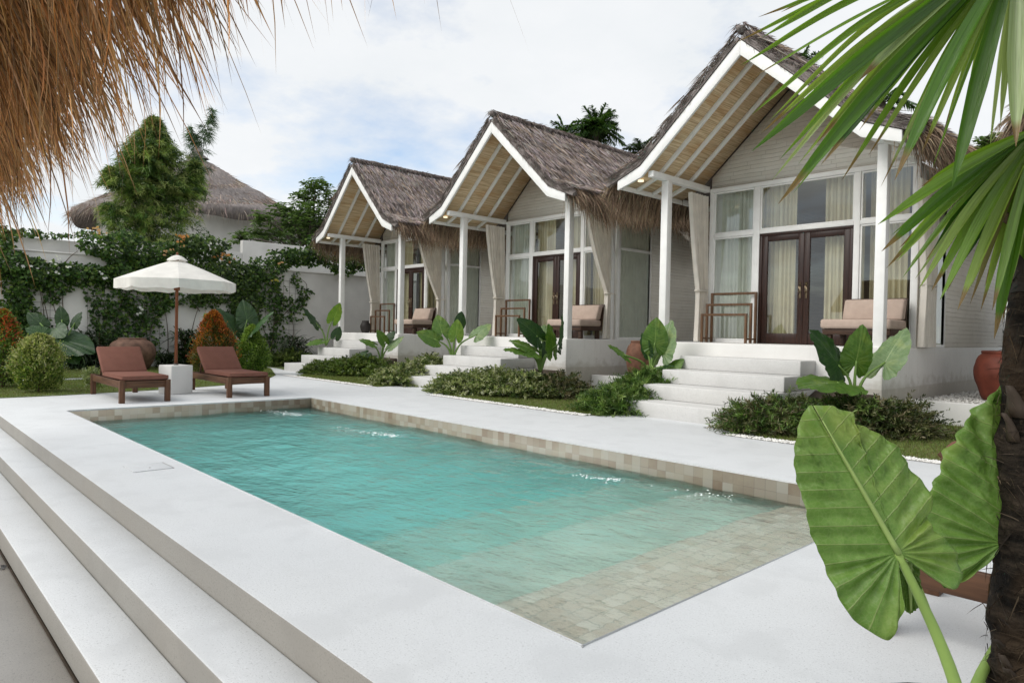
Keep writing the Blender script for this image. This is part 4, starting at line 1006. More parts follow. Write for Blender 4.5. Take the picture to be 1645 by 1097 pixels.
topiary('potted_seedling','small pale tufted plant against the left lounger','plant',[*at(149,606,X=-14.9)[:2],0],.13,.30,500,[(.24,.30,.12),(.30,.34,.2)],'ball',.05)
# shrubs beside the steps
VG=[(.20,.235,.09),(.31,.335,.18),(.10,.145,.04),(.42,.43,.30),(.045,.075,.018)]; VW=[.30,.22,.24,.08,.16]
DG=[(.07,.115,.022),(.11,.16,.035),(.035,.06,.012),(.16,.20,.06)]
FG=[(.075,.145,.028),(.12,.20,.045),(.04,.085,.016),(.18,.25,.075)]
OL=[(.055,.075,.022),(.10,.105,.045),(.03,.042,.014),(.15,.13,.075)]
def fpx(pts,hh):
    out=[]
    for x,y,Y,rx,ry,z,h in pts:
        p=at(x,y,Y=Y); out.append((p[0],p[1],rx,ry,z,h))
    return out
sprayshrub('step_shrub','dark green shrub against the wall left of the farthest steps',fpx([(440,585,9.3,.7,.5,.0,.62),(470,575,9.7,.8,.5,.15,.6)],.6),.6,850,DG,.052,.5)
sprayshrub('step_shrub','long low dark green shrub right of the farthest steps',fpx([(520,585,8.75,.75,.4,0,.5),(555,580,9.0,.75,.45,.05,.55),(585,572,9.4,.6,.45,.2,.5),(612,584,9.35,.4,.3,.1,.48)],.5),.5,1650,DG,.05,.5,w=[.3,.4,.15,.15])
sprayshrub('step_shrub','rounded variegated shrub left of the middle steps',fpx([(640,600,8.55,.60,.48,.0,.62),(668,588,9.1,.60,.42,.12,.62),(690,575,9.55,.4,.35,.3,.5)],.6),.6,1500,VG,.046,.5,w=VW)
sprayshrub('step_shrub','large spreading variegated shrub right of the middle steps',fpx([(745,610,8.5,.72,.5,.0,.6),(795,600,8.8,.85,.5,.05,.66),(840,600,9.0,.7,.5,.05,.62)],.6),.62,2500,VG,.046,.5,w=VW)
sprayshrub('step_shrub','dark wispy shrub at the corner of the middle porch',fpx([(885,605,9.3,.55,.5,.0,.62),(905,605,9.7,.45,.4,.05,.6),(855,600,9.35,.42,.32,.10,.5)],.6),.6,950,OL,.046,.45,lean_out=.7)
sprayshrub('step_shrub','fine leaved feathery green shrub left of the nearest steps',fpx([(985,655,8.4,.40,.36,.0,.55),(1012,630,8.85,.40,.32,.12,.52),(1045,605,9.4,.40,.30,.30,.46)],.6),.6,1500,FG,.066,.17,lean=(-.15,-.1),twig=.62)
sprayshrub('step_shrub','fine leaved olive green shrub right of the nearest steps',fpx([(1225,680,8.3,.40,.34,.0,.56),(1265,665,8.55,.40,.36,.02,.58),(1312,655,8.8,.34,.34,.05,.52),(1372,650,9.15,.36,.28,.12,.5)],.6),.62,2000,FG+OL,.064,.19,lean=(-.15,-.1),twig=.62)
sprayshrub('step_shrub','dark wispy shrub before the corner of the nearest porch',fpx([(1418,660,9.3,.30,.3,.0,.60),(1452,655,9.5,.26,.3,.0,.55)],.6),.6,620,OL,.05,.36,lean_out=.75,twig=.7)
# planted earth under the tall leaves
m=MB()
for c in COT[:4]:
    for xa,xb in ((-1.75,SL-.01),(SR+.01,2.0)):
        a,b=cx(c,xa),cx(c,xb); y1=10.34+c[2]; y0=9.1+c[2]
        m.add([(a,y0,.0),(b,y0,.0),(b,y1,.42),(a,y1,.42),(a,y1,-.1),(b,y1,-.1)],[(0,1,2,3)]); m.f.append(np.array([[0,3,4]])+m.n-6); m.f.append(np.array([[1,5,2]])+m.n-6)
o=m.build('planting_bank',M['earth']); tag(o,kind='structure')

# ---- large ribbed leaves
HALF=np.array([(-.05,.0),(-.15,.04),(-.30,.10),(-.40,.19),(-.37,.30),(-.25,.39),(-.08,.45),(.12,.47),(.34,.44),(.56,.36),(.76,.24),(.91,.11),(1.0,0)])
def leafmesh(m,O,p,q,L,Wk=1.,outl=None,outr=None,nt=44,nr=9,cup=.10,droop=.15,rib=.012,ripple=.02,nv=9,midw=.012,seed=0,crk=.004):
    """leaf blade from its stalk point O: p along the midrib, q across; outlines in units of L"""
    p=unit(p); nrm=unit(np.cross(p,q)); q=unit(np.cross(nrm,p))
    for side,out in ((1,outl),(-1,outr)):
        pts=HALF*[1,Wk] if out is None else np.asarray(out,float)
        pts=np.array(pts,float); pts[-1,1]=0
        C=spline(pts,nt); C[:,1]=np.abs(C[:,1])
        ks=np.linspace(0,1,nr)[1:]; G=np.zeros((nr,nt,3)); UV=np.zeros((nr,nt,2)); CO=np.zeros((nr,nt,3))
        tt=np.linspace(0,1,nt)
        for i,k in enumerate(np.linspace(0,1,nr)):
            P=C*k; a=P[:,0]; b=np.abs(P[:,1])
            # lateral veins leave the midrib and sweep forward; in the lobes they fan from the stalk
            ang=np.arctan2(b,a)
            s=np.where(a>0,(a-.42*b)*nv,0); fan=(ang-np.pi/2)*2.6
            s=np.where(a-.42*b>0,(a-.42*b)*nv,-np.abs(np.arctan2(b,a)-1.17)*3.1)
            z=-rib*np.cos(2*np.pi*s)*min(1,2.2*k)*np.clip(b*9,0,1)
            z=z-cup*(b**1.0)**1.5*(1 if True else 0)-droop*np.clip(a,0,9)**2+ripple*(k**3)*np.sin(tt*37+seed+side)+ripple*.6*k**3*np.sin(tt*71+2*seed)
            z=z+.05*np.clip(-a,0,9)*0
            z=z+crk*(np.sin(a*31+b*17+seed)*np.sin(b*39-a*11)+.6*np.sin(a*67-b*23)*np.sin(b*71+seed))*np.clip(b*6,0,1)
            pos=O+L*(P[:,:1]*p+side*b[:,None]*q+z[:,None]*nrm)
            G[i]=pos; UV[i]=np.stack([a*L,side*b*L],1); CO[i,:,0]=s+20.5; CO[i,:,1]=midw*L*np.clip(1-a*.8,.15,1)*(a>-.02)
        m.grid(G,CO,UV,flip=side>0)
def petiole(m,pts,r0,r1,col=(.16,.26,.06),n=8):
    pp=spline(pts,12); m.tube(pp,np.linspace(r0,r1,12),n,col)
def ear_plant(name,label,base,leaves,mat='ear',group='elephant ear plants by the steps',stemcol=(.13,.22,.05)):
    """leaves: (stalk-end dx,dy,dz, tip direction, facing, length, material)"""
    t=thing(name,label,'plant',tuple(base),0,group)
    for k,(e,tip,face,L,mt) in enumerate(leaves):
        e=np.array(e,float); tip=unit(tip); q=np.cross(np.array(face,float),tip)
        m=MB(); leafmesh(m,e,tip,-q if False else q,L,rng.uniform(.92,1.08),droop=.12,cup=.12,ripple=.018,nv=9,seed=k*1.7)
        lf=m.build('leaf',M[mt],t,smooth=True)
        m=MB(); petiole(m,[(0,0,-.05),(e[0]*.35,e[1]*.35,e[2]*.6),e+np.array(tip)*.02],.026,.012,stemcol); m.build('leaf_stalk',M['stem'],t,smooth=True)
    return t
# directions: world +x is to the photo's right and nearer, -y towards the viewer; (.68,.73) is the photo's right
RT=np.array([CM[0][0],CM[0][1],0]); RT/=np.linalg.norm(RT); TV=np.array([-CM[2][0],-CM[2][1],0]); TV/=np.linalg.norm(TV); UP=np.array([0,0,1.])
def vd(r,u,t): return r*RT+u*UP+t*TV        # right, up, towards viewer
def pxplant(name,label,bx,by,Y,specs,**kw):
    """specs: stalk end (px), tip (px), towards-viewer offsets of each, facing vector (right, up, toward), material"""
    b=at(bx,by,Y=Y); d=float(CM[2]@(b-CAMP)); out=[]
    for (ex,ey,eo),(tx,ty,to),fc,mt in specs:
        e=at(ex,ey,D=d)+TV*eo-b; ti=at(tx,ty,D=d)+TV*to-b; v=ti-e
        out.append((e,v,vd(*fc),np.linalg.norm(v),mt))
    return ear_plant(name,label,b,out,**kw)
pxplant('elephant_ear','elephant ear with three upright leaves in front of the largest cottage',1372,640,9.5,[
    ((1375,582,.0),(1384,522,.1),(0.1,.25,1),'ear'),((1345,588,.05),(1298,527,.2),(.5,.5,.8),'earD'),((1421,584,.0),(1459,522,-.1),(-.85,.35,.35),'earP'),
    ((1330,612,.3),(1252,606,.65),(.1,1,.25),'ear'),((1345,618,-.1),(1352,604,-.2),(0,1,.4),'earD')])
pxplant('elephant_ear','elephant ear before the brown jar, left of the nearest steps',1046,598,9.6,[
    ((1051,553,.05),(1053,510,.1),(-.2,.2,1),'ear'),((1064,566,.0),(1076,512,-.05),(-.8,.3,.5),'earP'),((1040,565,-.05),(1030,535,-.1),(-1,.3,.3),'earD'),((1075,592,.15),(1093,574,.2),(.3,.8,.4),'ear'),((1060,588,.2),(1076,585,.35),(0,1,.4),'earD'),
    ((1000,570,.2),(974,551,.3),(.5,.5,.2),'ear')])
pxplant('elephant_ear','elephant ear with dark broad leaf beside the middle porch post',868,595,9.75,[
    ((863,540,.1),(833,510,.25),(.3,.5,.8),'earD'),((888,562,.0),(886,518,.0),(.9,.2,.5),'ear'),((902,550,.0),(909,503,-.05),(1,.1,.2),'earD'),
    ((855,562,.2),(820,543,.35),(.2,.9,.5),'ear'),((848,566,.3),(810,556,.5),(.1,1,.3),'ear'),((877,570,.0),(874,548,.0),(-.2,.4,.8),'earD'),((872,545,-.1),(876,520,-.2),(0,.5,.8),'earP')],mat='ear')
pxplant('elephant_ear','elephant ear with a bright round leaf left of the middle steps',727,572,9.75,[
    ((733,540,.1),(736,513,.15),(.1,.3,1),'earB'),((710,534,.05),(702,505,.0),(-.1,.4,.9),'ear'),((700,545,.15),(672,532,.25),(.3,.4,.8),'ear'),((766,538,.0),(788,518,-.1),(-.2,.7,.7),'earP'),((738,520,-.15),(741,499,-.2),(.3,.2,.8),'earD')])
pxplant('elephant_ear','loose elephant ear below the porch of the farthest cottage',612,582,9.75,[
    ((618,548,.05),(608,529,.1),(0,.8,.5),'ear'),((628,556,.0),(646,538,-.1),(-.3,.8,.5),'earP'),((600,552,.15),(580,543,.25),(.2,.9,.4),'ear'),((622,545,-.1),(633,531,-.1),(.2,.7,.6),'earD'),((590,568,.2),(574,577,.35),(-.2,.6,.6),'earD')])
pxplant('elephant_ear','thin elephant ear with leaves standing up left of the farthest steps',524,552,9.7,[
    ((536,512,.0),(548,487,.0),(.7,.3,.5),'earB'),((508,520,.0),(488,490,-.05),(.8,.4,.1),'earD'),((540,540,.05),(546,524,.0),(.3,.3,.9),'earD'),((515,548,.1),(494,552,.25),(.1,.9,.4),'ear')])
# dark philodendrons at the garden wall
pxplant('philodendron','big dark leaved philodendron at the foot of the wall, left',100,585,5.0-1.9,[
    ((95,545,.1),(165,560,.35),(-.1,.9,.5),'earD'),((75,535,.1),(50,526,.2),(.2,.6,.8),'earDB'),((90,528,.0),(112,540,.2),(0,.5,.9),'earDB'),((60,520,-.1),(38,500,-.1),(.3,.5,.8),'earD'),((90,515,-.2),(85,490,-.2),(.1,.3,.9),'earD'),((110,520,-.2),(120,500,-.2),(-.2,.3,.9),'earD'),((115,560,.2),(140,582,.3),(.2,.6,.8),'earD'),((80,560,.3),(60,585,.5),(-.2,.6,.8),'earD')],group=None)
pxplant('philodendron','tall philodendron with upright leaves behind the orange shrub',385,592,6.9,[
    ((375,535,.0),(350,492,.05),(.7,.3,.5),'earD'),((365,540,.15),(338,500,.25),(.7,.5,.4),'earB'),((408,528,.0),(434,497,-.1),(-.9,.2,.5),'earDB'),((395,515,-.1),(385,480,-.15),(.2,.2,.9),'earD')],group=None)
# ------------------------------------------------------------------ creepers on the garden walls
def creeper(label,blobs,stemlines,flowers=(),leafsz=.105,cols=((.036,.085,.014),(.07,.145,.024),(.018,.042,.009),(.13,.20,.036)),w=(.35,.3,.2,.15),X0=WX+.06):
    t=thing('climbing_plant',label,'creeper',(X0,0,0),0,None)
    m=MB()
    for (x,y,rx,ry,n,dep) in blobs:
        n=int(n); th=rng.uniform(0,6.283,n); r=np.sqrt(rng.random(n))*(1+.25*np.sin(3*th+x))
        P=np.array([at(x+rx*rr*math.cos(a),y+ry*rr*math.sin(a),X=X0) for rr,a in zip(r,th)])
        P[:,0]=dep*rng.random(n)*(1-.6*np.clip(r,0,1)**2)+.01
        D=unit(np.stack([rng.normal(.4,.4,n),rng.normal(0,.7,n),rng.normal(-.35,.55,n)],1)); Nn=np.stack([np.ones(n),rng.normal(0,.4,n),rng.normal(.5,.4,n)],1)
        L=leafsz*rng.uniform(.6,1.35,n); m.leaves(P,D,Nn,L,L*.72,pal(n,cols,list(w)),.12)
    m.build('foliage',M['leaf'],t)
    m=MB()
    for pts in stemlines:
        q=np.array([at(a,b,X=X0) for a,b in pts]); q[:,0]=.02+.03*rng.random(len(q)); q[:,2]=np.maximum(q[:,2],0)
        m.tube(spline(q,18),np.linspace(.016,.006,18),5,(.09,.065,.045),cap=False)
    if stemlines: m.build('stem',M['stem'],t)
    for fx,fy,fr,n,c in flowers:
        m=MB()
        for _ in range(n):
            p=at(fx+rng.normal(0,fr),fy+rng.normal(0,fr*.5),X=X0); p[0]=.22+.12*rng.random()
            k=6; a=np.arange(k)*6.283/k; s=.052*rng.uniform(.6,1.1); f=unit([1,rng.normal(0,.4),rng.normal(.5,.4)]); u=unit(np.cross(f,[0,0,1])); v=np.cross(u,f)
            D=np.cos(a)[:,None]*u+np.sin(a)[:,None]*v+f*.35; m.leaves(np.tile(p,(k,1)),D,np.tile(f,(k,1)),s,s*.8,np.array(c)*rng.uniform(.8,1.1),.1)
        m.build('blossom',M['flower'],t)
    return t
WH=(.80,.80,.80); ORG=(.62,.30,.10); PKO=(.66,.42,.22)
creeper('dense creeper with white flowers on the wall at the left edge',[(20,425,45,22,900,.35),(60,440,50,20,900,.35),(28,470,25,40,500,.25),(15,525,25,45,500,.3),(45,520,30,40,420,.25),(90,455,25,28,330,.15),(8,385,14,22,200,.2)],
    [((30,590),(25,520),(35,450)),((60,580),(70,510),(60,450)),((85,570),(78,520),(60,440)),((105,565),(88,500),(75,450))],[(30,428,14,7,WH),(62,436,8,5,WH),(88,428,14,5,WH),(105,430,8,3,WH)])
creeper('creeper with dark drapes over the wall left of the parasol',[(140,440,45,16,700,.3),(180,398,45,26,1100,.4),(200,440,50,26,1000,.35),(235,410,40,26,800,.35),(160,480,26,45,330,.15),(190,500,22,45,260,.12),(235,490,40,35,420,.15),(215,530,40,35,330,.15),(265,475,22,25,260,.15),(172,545,14,40,130,.1),(225,565,40,18,160,.15)],
    [((120,570),(100,480),(128,440)),((150,580),(170,510),(150,450)),((200,585),(185,520),(210,450)),((225,590),(235,520),(215,460)),((255,590),(240,540),(262,470)),((232,588),(222,540),(245,480)),((270,590),(268,520),(255,460)),((95,435),(110,415),(125,403))],
    [(152,440,4,3,WH),(170,405,9,5,WH),(166,448,3,2,WH),(220,497,4,4,WH),(215,503,3,2,WH),(64,530,3,2,WH),(84,440,3,2,WH)])
creeper('bushy creeper with orange blossom on top of the wall behind the parasol',[(290,420,45,14,500,.3),(330,400,35,18,600,.35),(300,395,25,16,420,.3),(365,440,50,24,1100,.38),(385,475,22,48,650,.35),(345,470,35,18,380,.2),(320,480,30,16,260,.15),(400,500,20,35,260,.2),(370,520,22,40,260,.2)],
    [((385,590),(390,520),(378,450)),((300,585),(310,520),(330,460)),((320,500),(300,470),(310,440)),((400,470),(415,445),(428,425))],
    [(288,383,6,16,ORG),(262,405,5,6,PKO),(355,414,8,16,ORG),(372,437,5,5,WH),(380,440,3,3,WH),(335,392,5,4,WH),(285,396,2,2,PKO)],cols=((.04,.08,.016),(.07,.13,.024),(.02,.045,.01),(.14,.21,.045)))
creeper('straggling creeper with thin bare stems on the wall left of the farthest cottage',[(430,430,32,18,420,.25),(420,465,35,22,330,.15),(400,445,20,22,260,.2),(455,415,26,14,360,.25),(443,480,14,40,180,.12),(475,450,8,14,60,.08),(485,475,8,22,80,.08),(497,468,8,4,24,.05),(470,485,26,10,100,.08),(430,520,18,40,140,.12),(460,505,26,14,110,.1),(445,545,18,20,120,.12)],
    [((432,590),(440,500),(430,440)),((445,590),(420,520),(400,460)),((462,588),(470,520),(440,470)),((482,500),(492,460),(478,446)),((440,520),(470,490),(488,462)),((405,470),(425,440),(445,425)),((400,560),(415,500),(405,440)),((425,590),(412,540),(420,470))],
    [(437,452,4,4,(.55,.5,.1)),(445,425,5,4,PKO)])
creeper('thick green creeper along the wall top behind the farthest cottage',[(480,412,30,14,600,.3),(510,405,26,22,700,.35),(550,424,36,15,850,.35),(590,425,25,14,500,.3),(565,412,30,10,300,.3)],[],[(532,407,3,6,(.75,.40,.06)),(520,395,4,2,PKO)])
creeper('creeping greenery along the top of the upper wall',[(30,374,40,6,260,.3),(90,379,45,4,150,.3),(140,377,22,6,160,.3),(195,380,35,7,220,.3),(265,398,25,10,200,.3),(320,386,30,10,260,.3)],[],[(128,378,8,9,WH),(155,376,9,14,PKO)],X0=WX-1.15,leafsz=.08)
# ------------------------------------------------------------------ dark plants at the foot of the wall
def strappy(name,label,px,py,Y,h,rx,n,cols,wd=.03,bend=-.6,lift=.3,cat='plant',X=None):
    b=at(px,py,X=X) if X is not None else at(px,py,Y=Y); b[2]=0
    t=thing(name,label,cat,tuple(b)); th=rng.uniform(0,6.283,n); z=rng.uniform(.0,h*.75,n)
    P=np.stack([rng.normal(0,rx*.28,n),rng.normal(0,rx*.28,n),z],1); D=unit(np.stack([np.cos(th),np.sin(th),rng.uniform(-.1,1.3,n)],1))
    m=MB(); m.blades(P,D,rng.uniform(.45,1.,n)*rx*1.15,wd,np.stack([0*th,0*th,np.full(n,bend)],1)*rng.uniform(.4,1.2,(n,1)),pal(n,cols),4,side=np.tile([0,0,1.],(n,1))+rng.normal(0,.3,(n,3)))
    m.build('foliage',M['leaf'],t)
    m=MB(); stems(m,np.array([0,0,-.02]),[(rng.normal(0,rx*.2),rng.normal(0,rx*.2),h*rng.uniform(.5,.85)) for _ in range(6)],.02,.01); m.build('stem',M['stem'],t); return t
DK=[(.02,.04,.012),(.035,.065,.018),(.014,.028,.01)]
strappy('dracaena','tall strappy dark plant on the wall right of the huge jar',300,590,None,1.35,.55,420,DK,.045,X=-20.9)
strappy('dracaena','dark bushy plant of narrow leaves against the wall left of the farthest steps',475,556,None,1.15,.62,520,DK,.03,-.8,X=-20.4)
strappy('dracaena','dark grassy clump on the wall above the huge jar',150,575,None,1.3,.6,380,DK,.03,-.7,X=-21.0)
strappy('fern','low dark fern behind the parasol base',270,592,None,.5,.5,260,DK,.03,-.7,X=-20.7)
strappy('fern','low dark fern beside the orange shrub',318,592,None,.55,.45,260,DK,.03,-.7,X=-20.9)
strappy('fern','shadowy fern beneath the big dark leaves',128,592,None,.6,.6,380,DK,.035,-.7,X=-20.8)
# ------------------------------------------------------------------ trees beyond the wall
def bamboo(label,culms,n,name='bamboo_clump',cols=((.09,.17,.03),(.19,.27,.06),(.045,.095,.02),(.26,.31,.10)),X=-25.,leaf=.17,spread=1.):
    b=at(*culms[0][0][0],X=X); t=thing(name,label,'bamboo',(b[0],b[1],0))
    m=MB(); mf=MB()
    for pts,rad,cnt in culms:
        q=np.array([at(x,y,X=X) for x,y in pts])-[b[0],b[1],0]; q[:,0]+=rng.normal(0,.25); q[0,2]=0
        c=spline(q,24); m.tube(c,np.linspace(.03,.008,24),6,(.10,.13,.05),cap=False)
        nb=max(30,cnt//42); k=rng.random(nb)**.85; i=(k*23).astype(int).clip(0,22); base=c[i]+(c[i+1]-c[i])*rng.random((nb,1))
        ok=base[:,2]>2.6; base=base[ok]; k=k[ok]; nb=len(base); th=rng.uniform(0,6.283,nb)
        rr=rad*np.interp(k,[0,.35,.6,.85,1],[.75,1,.75,.32,.08])*rng.uniform(.45,1.25,nb)
        D=unit(np.stack([np.cos(th),np.sin(th),rng.uniform(.15,.75,nb)],1)); E=np.stack([0*th,0*th,-.45*rr],1)
        for j in range(0,nb,2): mf.tube(np.stack([base[j]+D[j]*rr[j]*u+E[j]*u*u for u in (0,.35,.7,1.)]),[.008,.006,.004,.002],4,(.11,.14,.05),cap=False)
        per=max(20,cnt//nb)
        u=rng.random((nb,per))**.75; P=(base[:,None]+D[:,None]*(rr[:,None]*u)[:,:,None]+E[:,None]*(u*u)[:,:,None]).reshape(-1,3)+rng.normal(0,.035,(nb*per,3))
        LD=unit(np.repeat(D*[.7,.7,.2],per,0)+rng.normal(0,.5,(nb*per,3))+[0,0,-.25]); cc=np.repeat(pal(nb,cols),per,0)*rng.uniform(.75,1.25,(nb*per,1))
        mf.blades(P,LD,leaf*rng.uniform(.5,1.3,nb*per),.019,np.array([0,0,-.25]),cc,2)
    m.build('culm',M['stem'],t); mf.build('foliage',M['leaf'],t); return t
bamboo('dense feathery bamboo clump in front of the round house',[(((250,400),(248,300),(246,235),(250,190)),1.2,46000),(((235,400),(215,330),(195,290),(178,270)),.9,19000),(((265,400),(285,340),(300,300),(312,262)),.9,19000),(((240,400),(235,320),(228,270),(225,225)),1.05,20000),(((225,400),(190,360),(172,330)),.7,4500)],0,X=-24.6)
bamboo('slender bamboo rising above the round house roof',[(((330,400),(325,300),(330,230),(345,172)),.75,1500),(((315,400),(312,300),(310,240),(308,205)),.6,900)],0,X=-31.,leaf=.34,cols=((.05,.10,.04),(.07,.13,.05)))
def tree(label,b,pts,cols,n,crown,leaf=.2,name='tree',blades=False,lw=.45):
    t=thing(name,label,'tree',(b[0],b[1],0)); m=MB(); mf=MB()
    top=np.array([0,0,b[2]*.72]); m.tube(spline([(0,0,-.1),(.1,.05,b[2]*.35),top],10),np.linspace(.16,.07,10),8,(.09,.075,.06))
    for (px,py,r,cnt) in crown:
        c=at(px,py,D=pts)-np.array([b[0],b[1],0]); c+=TV*rng.normal(0,.4)
        sp=spline([top*.8,(top+c)/2+[0,0,.2],c],8); m.tube(sp,np.linspace(.06,.015,8),5,(.09,.075,.06),cap=False)
        P=c+rnd_dirs(cnt)*(r*rng.random((cnt,1))**.5)*[1,1,.6]
        tw=rng.choice(cnt,min(cnt,30),replace=False)
        for j in tw: m.tube(np.stack([c,P[j]]),[.012,.004],4,(.09,.075,.06),cap=False)
        D=unit(rng.normal(size=(cnt,3))*[1,1,.35]+[0,0,-.15]); 
        for k in range(5):
            PP=P+D*leaf*.5*k/5; dd=unit(np.cross(D,[0,0,1.])*(1 if k%2 else -1)+D*.4+rng.normal(0,.2,(cnt,3)))
            mf.leaves(PP,dd,np.tile([0,0,1.],(cnt,1))+rng.normal(0,.3,(cnt,3)),leaf*rng.uniform(.5,.9,cnt),leaf*lw*.6,pal(cnt,cols),.1)
    m.build('trunk',M['stem'],t); mf.build('crown',M['leaf'],t); return t
b=at(500,400,D=27.); b[2]=5.2
TG=[(.10,.17,.05),(.15,.23,.075),(.065,.12,.035)]
tree('airy light green tree left of the farthest cottage roof',b,27.,TG,0,[(455,338,.55,60),(490,318,.6,80),(515,305,.55,80),(530,320,.7,90),(480,345,.8,100),(505,350,.9,130),(460,360,.7,80),(425,352,.5,50),(440,375,.9,110),(490,378,1.0,160),(520,360,.9,130),(410,375,.6,60),(395,385,.5,50)],.30)
def palm(label,px,py,D,h0,nf,fl,cols,tilt=.5,X=0,kind='palm_tree'):
    c=at(px,py,D=D); t=thing(kind,label,'palm',(c[0],c[1],0)); H=c[2]
    m=MB(); m.tube(spline([(.1,.1,-.1),(0,.1,H*.5),(0,0,H)],14),np.linspace(.16,.10,14),10,(.13,.11,.09)); m.build('trunk',M['stem'],t)
    for k in range(nf):
        th=6.283*k/nf+rng.normal(0,.2); el=rng.uniform(.0,1.25); L=fl*rng.uniform(.8,1.15)
        d=np.array([math.cos(th)*math.cos(el),math.sin(th)*math.cos(el),math.sin(el)])
        q=[np.array([0,0,H])+d*L*u+np.array([0,0,-.55*L*u*u*math.cos(el)]) for u in (0,.33,.66,1)]
        c_=spline(q,26); tg=unit(np.gradient(c_,axis=0)); mf=MB(); mf.tube(c_,np.linspace(.02,.004,26),4,(.12,.15,.05),cap=False)
        for s in (-1,1):
            i=np.repeat(np.arange(3,26),2); sd=unit(np.cross(tg[i],[0,0,1.]))*s; n=len(i)
            D_=unit(sd*.8+tg[i]*.6+np.stack([rng.normal(0,.12,n),rng.normal(0,.12,n),rng.normal(-.05,.22,n)],1))
            mf.blades(c_[i]+tg[i]*rng.uniform(0,L/26,(n,1)),D_,L*.30*np.sin(np.interp(i,[3,26],[.6,2.9])),.045,np.array([0,0,-.25]),pal(n,cols),2,side=np.tile([0,0,1.],(n,1)))
        mf.build('frond',M['frond'],t)
    return t
PG=[(.05,.11,.035),(.08,.16,.045),(.035,.08,.025)]
palm('bushy palm crown showing above the middle cottage ridge',958,210,30.,0,62,1.25,PG)
palm('low palm fronds left of the bushy crown above the middle cottage ridge',910,216,31.,0,16,1.0,PG)
palm('palm tips just showing beside the nearest roof slope',1030,246,30.,0,16,.95,PG)
palm('palm behind the nearest roof ridge',1282,112,24.,0,14,1.1,PG)
palm('palm behind the nearest roof, right of its ridge, behind the palm fan',1418,165,24.,0,14,1.1,PG)
b=at(1590,260,D=24.); b[2]=5.2
tree('bright green tree at the right edge between the roofs',b,24.,TG,0,[(1585,232,.5,140),(1600,240,.6,160),(1575,245,.4,90)],.25,lw=.6)
# ------------------------------------------------------------------ straw eave overhead (the pavilion the photo is taken from)
EZ,EY=1.80,.52
t=thing('straw_pavilion','thatched pavilion roof overhead with shaggy hanging straw','pavilion',(0,0,0))
m=MB()
sl=R(38); 
def rp(s,x,off=0.): return (x,EY-.10-s*math.cos(sl)-off*0,EZ+.26+s*math.sin(sl)+off)
ns=14; xs_=np.linspace(-9.5,2.2,60); G=np.zeros((ns,60,3)); G2=np.zeros((ns,60,3))
for i,s in enumerate(np.linspace(0,1.5,ns)):
    for j,x in enumerate(xs_):
        G[i,j]=rp(s,x,.16+.02*math.sin(3*x+s)); G2[i,j]=rp(s,x,0)
m.grid(G); m.grid(G2,flip=True); m.grid(np.stack([G[0],G2[0]]),flip=True)
rf=m.build('thatch_roof',M['thatchwarm'],t)
for x in (-9.2,2.):
    m=MB(); m.tube([(x,-.75,-.42),(x,-.75,rp(.9,x)[2]+.05)],.07,14); m.build('post',M['pole'],t)
m=MB(); m.tube([(-9.5,-.75,rp(.9,0)[2]-.07),(2.2,-.75,rp(.9,0)[2]-.07)],.06,12); m.build('eave_pole',M['pole'],t)
def sheet(n,y0,y1,zoff,L0,L1,ang,spr,col,lo,hi,wd=(.003,.007),x0=-9,x1=.3,seg=5):
    x=rng.uniform(x0,x1,n); y=rng.uniform(y0,y1,n)
    clump=np.sin(x*6.1)*.5+np.sin(x*15.3+1)*.3+np.sin(x*31)*.2
    z=EZ+.27+(EY-.10-y)*math.tan(sl)+rng.uniform(-.03,.07,n)+zoff
    a=rng.normal(ang,.13,n)+.10*clump; D=np.stack([rng.normal(.0,spr,n)+.10*np.sin(x*9),np.cos(a),-np.sin(a)],1)
    L=rng.uniform(L0,L1,n)*(1+.16*clump); B=np.stack([rng.normal(0,.10,n),-rng.uniform(.0,.35,n),-rng.uniform(.05,.35,n)],1)
    c=strawcol(n,col,lo,hi); rd=rng.random(n); c[rd<.25]*=[.85,.72,.55]; c[rd>.85]*=.5; c[(rd>.6)&(rd<.68)]*=1.6
    mm=MB(); mm.blades(np.stack([x,y,z],1),D,L,rng.uniform(*wd,n),B,c,seg); return mm
mm=sheet(19000,-.75,.44,-.04,.16,.33,.80,.15,(.40,.24,.112),.25,1.5,(.003,.0085)); mm.build('straw_layer',M['strawhair'],rf)
mm=sheet(5800,.22,.46,-.02,.16,.37,.92,.17,(.46,.28,.135),.3,1.55,(.003,.008)); mm.build('straw_fringe',M['strawhair'],rf)
mm=sheet(230,.25,.46,-.03,.30,.56,1.05,.16,(.40,.26,.14),.5,1.3,(.004,.011),x1=-1.75); mm.build('long_straw',M['strawhair'],rf)
